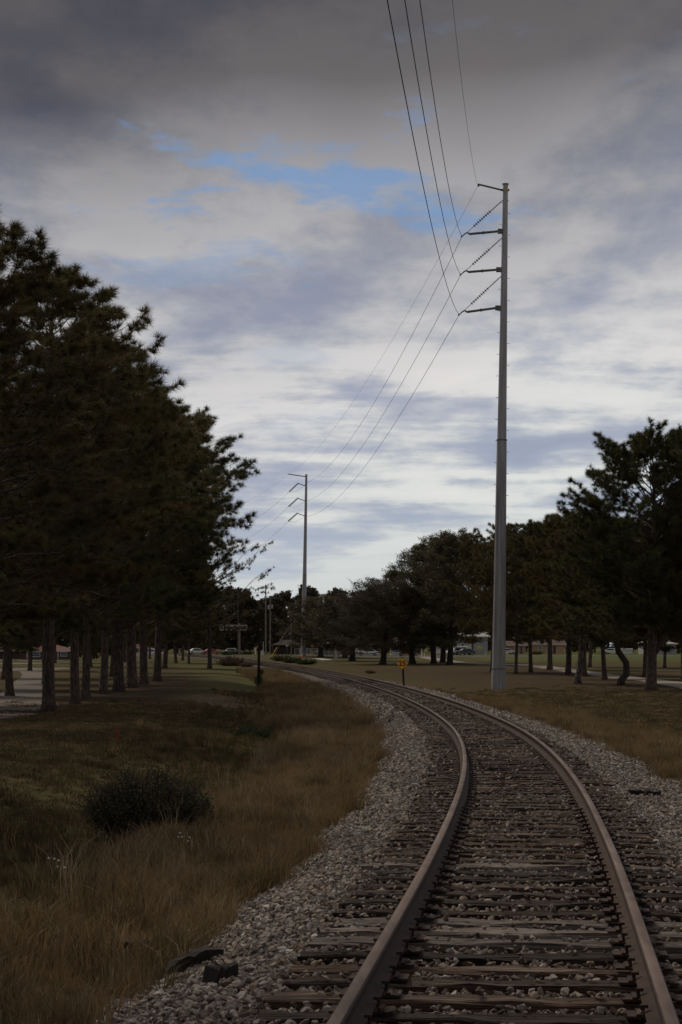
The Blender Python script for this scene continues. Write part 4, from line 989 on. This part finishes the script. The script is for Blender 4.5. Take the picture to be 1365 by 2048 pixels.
# ------------------------------------------------------------------ far street furniture
def upole(px, base, top, label, m='wood', wpx=3.2, Y=None, arm=0.0, guy=None, drum=False):
    p = onY(px, Y) if Y else at(px, base); S = FPX / p.y; H = pxz(top, p.y) - p.z
    t = empty('utility_pole', p); tag(t, label, 'utility pole', 'timber utility poles')
    MB().tube([(0, 0, -.2), (0, 0, H)], [wpx / 2 / S, wpx / 2 / S * .75], 8).build('shaft', M[m], t)
    if arm: MB().box((0, -.1, H - .5), (arm, .12, .12)).build('crossarm', M[m], t)
    if drum:
        MB().tube([(-.3, -.35, H - 3.0), (-.3, -.35, H - 2.0)], .28, 10).build('transformer', M['chain'], t)
        MB().tube([(.4, -.35, H - 2.8), (.4, -.35, H - 1.9)], .24, 10).build('transformer', M['chain'], t)
    if guy: MB().tube([(0, 0, H - .3), ((guy[0] - px) / S, 0, (base - guy[1]) / S)], .10, 6).build('brace', M[m], t)
    return t
upole(532, 1309, 1170, 'tall pale timber utility pole, nearest of the pair left of far steel pole', arm=1.6, Y=450)
upole(541, 1308.5, 1192, 'timber utility pole with grey transformers, right one of the pair', wpx=2.8, drum=True, arm=2.0, Y=458)
upole(476.5, 1303, 1176, 'slim utility pole rising behind the white signal gantry', 'woodd', 2.2, Y=470)
upole(583, 1311.5, 1246, 'short timber pole with slanting brace left of the far steel pole', wpx=2.0, guy=(559, 1285))
upole(651, 1311, 1272, 'short stubby timber pole behind the chain-link fence', wpx=2.6, Y=400)
upole(945.5, 1309.5, 1256, 'dark utility pole in front of the white bungalow', 'woodd', 3.2)
upole(825, 1312, 1266, 'dark slender utility pole between the oaks', 'woodd', 2.2, Y=400)
upole(957, 1309, 1247, 'grey utility pole rising over the pale metal roof', 'woodd', 2.2, Y=480)

def cantilever():
    p = onY(479.5, 440); S = FPX / p.y; t = empty('crossing_signal', p); tag(t, 'white lattice gantry of a level-crossing signal on a mast', 'crossing signal')
    zt, zb = pxz(1250.5, p.y) - p.z, pxz(1260, p.y) - p.z
    MB().tube([(0, 0, -.2), (0, 0, zt + .5)], [.22, .16], 10).build('mast', M['wood'], t)
    x0, x1 = (441 - 479.5) / S, (494 - 479.5) / S; g = MB()
    for z in (zt, zb):
        for y in (-.3, .3): g.tube([(x0, y, z), (x1, y, z)], .07, 6)
    n = 9
    for i in range(n + 1):
        x = x0 + (x1 - x0) * i / n
        for y in (-.3, .3):
            g.tube([(x, y, zb), (x, y, zt)], .05, 5)
            if i < n and y < 0: g.tube([(x, y, zb if i % 2 else zt), (x + (x1 - x0) / n, y, zt if i % 2 else zb)], .04, 5)
    o = g.build('gantry_lattice', M['kerb'], t)
    for xx in (450, 461, 489):
        q = MB().tube([((xx - 479.5) / S, -.55, (zt + zb) / 2), ((xx - 479.5) / S, -.4, (zt + zb) / 2)], .24, 12).build('signal_lamp', M['black'], t)
cantilever()
def guyguard(px, y0, dx, y1, label, m='yellow', w=1.6):
    p = at(px, y0); S = FPX / p.y; v = Vector((dx / S, 0.3, (y0 - y1) / S)); t = empty('guy_wire', p); tag(t, label, 'guy wire', 'guy wires with coloured guards')
    MB().tube([(0, 0, -.1), v], w / 2 / S, 6).build('guard', M[m], t)
    MB().tube([v, v * 2.2], .03, 4).build('cable', M['wire'], t)
guyguard(545.5, 1310, 8.5, 1295, 'bright yellow guy guard leaning right, left of the stop sign', w=1.9)
guyguard(550, 1310, 8, 1294, 'thin orange guy guard just right of the bright yellow one', 'rooftile', 1.3)
guyguard(548, 1310, -3, 1288, 'thin rust-red guy guard crossing behind the bright yellow one', 'rooftile', 1.1)
guyguard(505, 1304, 5, 1290, 'yellow guy guard leaning beside the white box post', w=2.0)
guyguard(507, 1307, 9, 1290, 'orange guy guard at the foot of the white box post', 'yellow', 1.4)
guyguard(487, 1303, 5, 1291, 'rusty guy guard right of the crossing signal mast', 'rooftile', 2.0)
guyguard(764.5, 1312, 7, 1294, 'yellow guy guard under the brown oak, left of its neighbour', w=1.5)
guyguard(773, 1313, 8, 1296, 'yellow guy guard under the brown oak, right of its neighbour', w=1.3)

def signpost(px, base, cy, poly, m, label, S_=1.0, Y=None, marks=None, postm='galvd', name='road_sign', pw=0.05):
    p = onY(px, Y) if Y else at(px, base); t = empty(name, p); tag(t, label, 'sign'); z = pxz(cy, p.y) - p.z
    MB().tube([(0, 0, -.2), (0, 0, z + .2)], pw, 6).build('post', M[postm], t)
    o = MB().prism([(x * S_, q * S_) for x, q in poly], -.09, -.06).build('panel', M[m], t, loc=(0, 0, z)); fixn(o.data)
    for k_, (mm, pl) in enumerate(marks or []):
        q = MB().prism([(x * S_, w * S_) for x, w in pl], -.104, -.095).build('pictogram', M[mm], o); fixn(q.data)
    return t
octo = [(math.cos(a * math.pi / 4 + math.pi / 8) * .42, math.sin(a * math.pi / 4 + math.pi / 8) * .42) for a in range(8)]
dia = [(0, -.5), (.5, 0), (0, .5), (-.5, 0)]
pent = [(-.42, -.42), (.42, -.42), (.42, .12), (0, .55), (-.42, .12)]
kids = [('black', [(-.22, -.3), (-.06, -.3), (-.05, .05), (-.12, .16), (-.2, .05)]), ('black', [(.05, -.3), (.2, -.3), (.2, .0), (.13, .12), (.06, .0)])]
signpost(574.5, 1309, 1290.5, octo, 'kerb', 'grey back of an octagonal stop sign on a thin post', 0.9)
signpost(625.5, 1312, 1290.5, dia, 'orange', 'small orange diamond warning sign behind the fence', 0.72, Y=395, marks=[('black', [(-.12, -.15), (.12, -.15), (.12, .15), (-.12, .15)])])
signpost(814.5, 1311.5, 1294.5, pent, 'lime', 'yellow pentagon school sign with walkers, left one near the crossbuck', 1.0, marks=kids, postm='yellow')
signpost(959.5, 1309, 1295.5, pent, 'lime', 'yellow pentagon school sign with walkers, right one by the dark pole', 0.95, marks=kids, postm='yellow')
signpost(877, 1310, 1300, [(-.42, -.75), (.42, -.75), (.42, .75), (-.42, .75)], 'white', 'tall white notice board beside the oak clump', 1.0, marks=[('galvd', [(-.3, .05), (.3, .2), (.3, .35), (-.3, .2)])])
signpost(666, 1312, 1290, [(-.22, -.45), (.22, -.45), (.22, .45), (-.22, .45)], 'white', 'small white upright notice left of the canopy post', 1.0, Y=372)
signpost(655, 1312, 1291, [(-.16, -.4), (.16, -.4), (.16, .2), (0, .45), (-.16, .2)], 'kerb', 'small pale pointed sign behind the parked dark van', 1.0, Y=392)
def crossbuck():
    p = at(797, 1313); t = empty('crossbuck', p); tag(t, 'white railway crossbuck with lamps on a pale mast by the road', 'crossing signal'); S = FPX / p.y
    H = pxz(1280, p.y) - p.z
    MB().tube([(0, 0, -.2), (0, 0, H)], .09, 8).build('mast', M['white'], t)
    for s in (-1, 1):
        MB().box((0, -.12 - .02 * s, pxz(1286, p.y) - p.z), (1.2, .02, .22), M=Matrix.Rotation(s * math.pi / 4, 3, 'Y')).build('blade', M['white'], t)
        MB().tube([(.38 * s, -.2, pxz(1291, p.y) - p.z), (.38 * s, -.1, pxz(1291, p.y) - p.z)], .24, 12).build('lamp', M['black'], t)
    MB().box((0, 0, .9), (.75, .6, .8)).build('relay_box', M['white'], t)
    MB().box((0, -.02, pxz(1298, p.y) - p.z), (.9, .03, .6)).build('plate', M['white'], t)
crossbuck()
def canopy():
    p = at(673, 1318.5); S = FPX / p.y; t = empty('canopy_post', p); tag(t, 'pale square pillar carrying a small tan umbrella roof', 'shelter')
    z1 = pxz(1297.5, p.y) - p.z; z2 = pxz(1280, p.y) - p.z; z3 = pxz(1285, p.y) - p.z
    MB().box((0, 0, z1 / 2 - .1), (.5, .5, z1 + .2)).build('pillar', M['kerb'], t)
    MB().box((0, 0, z1 + .04), (.58, .58, .08)).build('pillar_cap', M['white'], t)
    MB().tube([(0, 0, z1), (0, 0, z2)], .11, 8).build('post', M['kerb'], t)
    mb = MB(); n = 8; rr = 1.3
    V = [(0, 0, z2 + .1)] + [(rr * math.cos(a * 2 * math.pi / n), rr * math.sin(a * 2 * math.pi / n), z3) for a in range(n)] + [(rr * math.cos(a * 2 * math.pi / n), rr * math.sin(a * 2 * math.pi / n), z3 - .08) for a in range(n)] + [(0, 0, z2)]
    F = [(0, 1 + i, 1 + (i + 1) % n) for i in range(n)] + [(1 + i, 1 + n + i, 1 + n + (i + 1) % n, 1 + (i + 1) % n) for i in range(n)] + [(1 + 2 * n, 1 + n + (i + 1) % n, 1 + n + i) for i in range(n)]
    o = mb.add(V, F).build('roof', M['thatch'], t); fixn(o.data)
canopy()
def marker(px, base, h, label):
    p = at(px, base); S = FPX / p.y; t = empty('marker_post', p); tag(t, label, 'marker'); H = h / S
    MB().tube([(0, 0, -.05), (0, 0, H * .55)], .13, 10).build('tube', M['safety'], t); MB().tube([(0, 0, H * .55), (0, 0, H)], .10, 10).build('band', M['white'], t)
marker(604.5, 1317, 9, 'orange marker post with white top at the foot of far pole')
marker(599, 1315, 4.5, 'short orange marker stub just left of the taller marker')
def box_post(px, base, top, w, label, m='white'):
    p = at(px, base); S = FPX / p.y; H = (base - top) / S; t = empty('service_box', p); tag(t, label, 'service box')
    MB().box((0, 0, H / 2 - .05), (w / S, .4, H + .1)).build('case', M[m], t); MB().box((0, 0, H + .04), (w / S + .08, .48, .07)).build('lid', M[m], t)
box_post(511.5, 1305, 1292, 2.6, 'white service box between the yellow guy guards')
box_post(524.5, 1310, 1302, 2.6, 'low white service box right of the wooden post')
box_post(527, 1310, 1284, 0.9, 'thin pale stake-like box post left of the utility pole pair')
box_post(844, 1313, 1298, 2.2, 'pale narrow post box at the path end')
box_post(849.5, 1313.5, 1307, 1.4, 'low pale bollard-like box beside the path end')
box_post(972, 1310, 1303, 1.2, 'little pale box right of the right school sign')
box_post(934.5, 1309, 1302, 0.9, 'thin yellowish marker box before the dark car', 'yellow')

def fence():
    A, B = onY(590, 350), onY(681, 350); t = empty('chain_link_fence', A); tag(t, 'low grey chain-link fence before the parked cars', 'fence'); L_ = B.x - A.x; H = pxz(1297.5, 350) - A.z
    n = 8
    for i in range(n + 1): MB().tube([(L_ * i / n, 0, -.2), (L_ * i / n, 0, H)], .04, 6).build('fence_post', M['chain'], t)
    MB().tube([(0, 0, H), (L_, 0, H)], .035, 6).build('top_rail', M['chain'], t)
    mb = MB(); s = 0.22; k = -H
    while k < L_:
        for sg in (1, -1):
            a0, a1 = (max(k, 0), min(k + H, L_)); z0, z1 = a0 - k, a1 - k
            if sg < 0: z0, z1 = H - z0, H - z1
            mb.tube([(a0, .01 * sg, z0), (a1, .01 * sg, z1)], .008, 3, False)
        k += s
    o = mb.build('wire_mesh', M['chain'], t); o['kind'] = 'stuff'
fence()

# ------------------------------------------------------------------ cars
def car(px, base, length, col, label, Y=None, rz=0.0, van=False, pn='paint'):
    p = onY(px, Y) if Y else at(px, base); t = empty('parked_car', p, rz); tag(t, label, 'car')
    k = length / 4.5; pm = paint(pn + '_' + str(px), col)
    low = [(-2.25, .32), (2.25, .32), (2.27, .62), (2.15, .82), (1.2, .93), (-1.55, .95), (-2.2, .88), (-2.28, .6)]
    cab = [(-1.85, .93), (1.15, .91), (.45, 1.42), (-1.0, 1.45)] if not van else [(-2.15, .93), (1.3, .91), (.75, 1.72), (-2.05, 1.78)]
    def pr(name, poly, w, m, par, y0=None):
        o = MB().prism([(x * k, z * k) for x, z in poly], -w / 2 * k, w / 2 * k).build(name, m, par); fixn(o.data)
        bv = o.modifiers.new('bevel', 'BEVEL'); bv.width = 0.06 * k; bv.segments = 2; return o
    body = pr('body', low, 1.78, pm, t); pr('roof', [(x, z) for x, z in cab], 1.42, pm, t)
    win = [(x * .86 - .03, .96 + (z - .93) * .80) for x, z in cab]; pr('side_window', win, 1.50, M['glass'], t)
    for sx in (-1.4, 1.38):
        for sy in (-1, 1):
            w = MB().tube([(sx * k, sy * .74 * k, .33 * k), (sx * k, sy * .92 * k, .33 * k)], .33 * k, 14).build('wheel', M['rubber'], t)
            MB().tube([(sx * k, sy * .925 * k, .33 * k), (sx * k, sy * .935 * k, .33 * k)], .19 * k, 10).build('hub_cap', M['chain'], w)
    for sy in (-1, 1):
        MB().box((2.22 * k, sy * .62 * k, .70 * k), (.12 * k, .3 * k, .14 * k)).build('headlight', M['white'], t)
        MB().box((-2.25 * k, sy * .62 * k, .74 * k), (.1 * k, .26 * k, .14 * k)).build('tail_light', M['red'], t)
    return t
PI = math.pi
car(655, 1312.5, 4.8, (0.055, 0.055, 0.06), 'dark grey van parked behind the chain-link fence', Y=366, van=True, rz=PI)
car(689, 1312.5, 4.2, (0.16, 0.03, 0.035), 'dark red car half hidden by the dark oak trunk', Y=392, rz=0.1)
car(736, 1312.5, 4.2, (0.55, 0.55, 0.56), 'silver white sedan parked between the two oak trunks', Y=392, rz=PI)
car(818, 1313, 4.8, (0.17, 0.022, 0.022), 'red pickup-like car behind the left school sign', Y=398, rz=0.0)
car(914, 1306, 4.6, (0.60, 0.60, 0.62), 'white car parked before the white bungalow', Y=430, rz=PI + .5, van=True)
car(929, 1305, 4.4, (0.03, 0.03, 0.035), 'black car parked right beside the white one', Y=428, rz=PI + .3)
car(1014, 1306, 4.3, (0.48, 0.46, 0.45), 'pale car left of the tan brick house', Y=470, rz=0.4)
car(303, 1306, 4.5, (0.50, 0.50, 0.52), 'pale car seen between the last pine trunks on the left', Y=395, rz=0.0)
car(395, 1303, 4.3, (0.55, 0.53, 0.5), 'white car far beyond the lawn end on the left', Y=458, rz=0.3)
car(424, 1307, 4.0, (0.30, 0.06, 0.045), 'red car waiting near the level crossing', Y=455, rz=0.2)
car(466, 1303, 4.4, (0.5, 0.5, 0.5), 'white-roofed car beyond the crossing left of the mast', Y=462, rz=0.0)
car(1226, 1306, 4.2, (0.58, 0.57, 0.55), 'white car at the far field edge left of the crooked pine', Y=480, rz=-0.5)

# ------------------------------------------------------------------ houses
def house(px0, px1, Y, eave, wall, roof, label, depth=9.0, ridge=1.6, hip=True, wins=(), doors=(), over=0.5, basez=None, fascia='cream', name='bungalow', posts=()):
    X0, X1 = (px0 - 682.5) / FPX * Y, (px1 - 682.5) / FPX * Y; w = X1 - X0
    z0 = float(ground_z((X0 + X1) / 2, Y)) if basez is None else basez
    t = empty(name, ((X0 + X1) / 2, Y, z0)); tag(t, label, 'house'); h = pxz(eave, Y) - z0
    MB().box((0, depth / 2, h / 2 - .2), (w, depth, h + .4)).build('wall', M[wall], t)
    a, b = w / 2 + over, over
    i = min(a * .8, depth / 2 + over) if hip else 0.0
    V = [(-a, -b, h + .02), (a, -b, h + .02), (a, depth + b, h + .02), (-a, depth + b, h + .02), (-a + i, depth / 2, h + ridge), (a - i, depth / 2, h + ridge)]
    o = MB().add(V, [(0, 1, 5, 4), (2, 3, 4, 5), (1, 2, 5), (3, 0, 4), (3, 2, 1, 0)]).build('roof', M[roof], t); fixn(o.data)
    MB().box((0, -b - .02, h - .08), (2 * a, .06, .22)).build('fascia', M[fascia], o)
    for (xa, xb, ya, yb) in wins:
        xa, xb = [(q - (px0 + px1) / 2) / FPX * Y for q in (xa, xb)]; za, zb = pxz(yb, Y) - z0, pxz(ya, Y) - z0
        f = MB().box(((xa + xb) / 2, -.05, (za + zb) / 2), (xb - xa + .24, .1, zb - za + .24)).build('window', M['white'], t)
        for s in (0, 1):
            zc = za + (zb - za) * (.25 + .5 * s); MB().box(((xa + xb) / 2, -.11, zc), (xb - xa, .03, (zb - za) / 2 - .07)).build('pane', M['glass'], f)
    for (xa, xb, ya, m) in doors:
        xa, xb = [(q - (px0 + px1) / 2) / FPX * Y for q in (xa, xb)]; zb = pxz(ya, Y) - z0
        MB().box(((xa + xb) / 2, -.04, zb / 2), (xb - xa, .1, zb)).build('door', M[m], t)
    for (xp, m) in posts:
        MB().box(((xp - (px0 + px1) / 2) / FPX * Y, -b + .15, h / 2), (.22, .22, h)).build('porch_post', M[m], t)
    return t
house(1064, 1129, 500, 1288, 'tanbrick', 'roofbrown', 'tan brick bungalow with brown roof across the green field', wins=[(1077.5, 1083, 1292.5, 1299), (1095, 1103, 1293, 1304.5)], doors=[(1107, 1112, 1292, 'darkwall')], ridge=1.1, hip=False)
house(1017, 1052, 490, 1290, 'pinkwall', 'roofbrown', 'salmon-walled house end left of the tan bungalow', wins=[(1030, 1034, 1294, 1301)], doors=[(1041, 1045, 1293, 'glass')], ridge=1.0, hip=False)
house(905, 944, 450, 1282.5, 'cream', 'roofbrown', 'white bungalow with brown hip roof behind the parked cars', wins=[(923.5, 927.5, 1287, 1297)], doors=[(910, 914, 1287, 'darkwall')], ridge=1.3, fascia='white')
house(902, 976, 478, 1273, 'greywall', 'tin', 'long grey building with pale metal roof behind the white bungalow', depth=14, ridge=1.1, over=0.6, fascia='tin', name='shed_building', hip=False)
T = onY(935, 476); o = MB().box((0, 0, 0), (1.5, .9, .42)).build('blue_tarpaulin', M['blue'], loc=(T.x, 478.2, pxz(1265, 478))); tag(o, 'bright blue tarpaulin bundle on the pale metal roof', 'tarpaulin')
bv = o.modifiers.new('bevel', 'BEVEL'); bv.width = 0.12; bv.segments = 2
house(700, 746, 440, 1288, 'cream', 'roofbrown', 'cream house glimpsed between the two oak trunks', wins=[(716, 720, 1292, 1299), (729, 733, 1291, 1298)], ridge=1.4)
house(782, 812, 450, 1284, 'white', 'roofbrown', 'white house front behind the crossbuck', wins=[(785, 789, 1289, 1296)], ridge=1.2)
house(1241, 1266, 490, 1298.5, 'white', 'tin', 'low white trailer at the far edge of the green field', depth=3, ridge=0.15, over=0.1, fascia='tin', name='trailer', hip=False)
house(1288, 1352, 470, 1287, 'greywall', 'tin', 'grey house glimpsed behind the forked pine', ridge=1.3, wins=[(1318, 1324, 1291, 1298)], fascia='white')
house(42, 145, 520, 1302, 'darkwall', 'rooftile', 'long low house with terracotta roof beyond the left footpath', ridge=1.7, depth=11, posts=[(55, 'cream'), (117, 'cream')], wins=[(64, 80, 1305, 1313), (122, 134, 1305, 1312)], fascia='white', basez=pxz(1317.5, 520))
house(-60, 40, 540, 1303, 'darkwall', 'roofbrown', 'dark house wing at the far left behind the driveway', ridge=1.4, depth=11, wins=[(8, 22, 1306, 1314)], basez=pxz(1318, 540), fascia='roofbrown')
house(240, 300, 470, 1298, 'cream', 'rooftile', 'pale low house behind the last pine trunks', ridge=1.2, wins=[(262, 268, 1301, 1306)], basez=pxz(1313, 470))
house(548, 598, 468, 1290, 'post', 'post', 'dark house in the trees behind the stop sign', ridge=1.2, fascia='post')
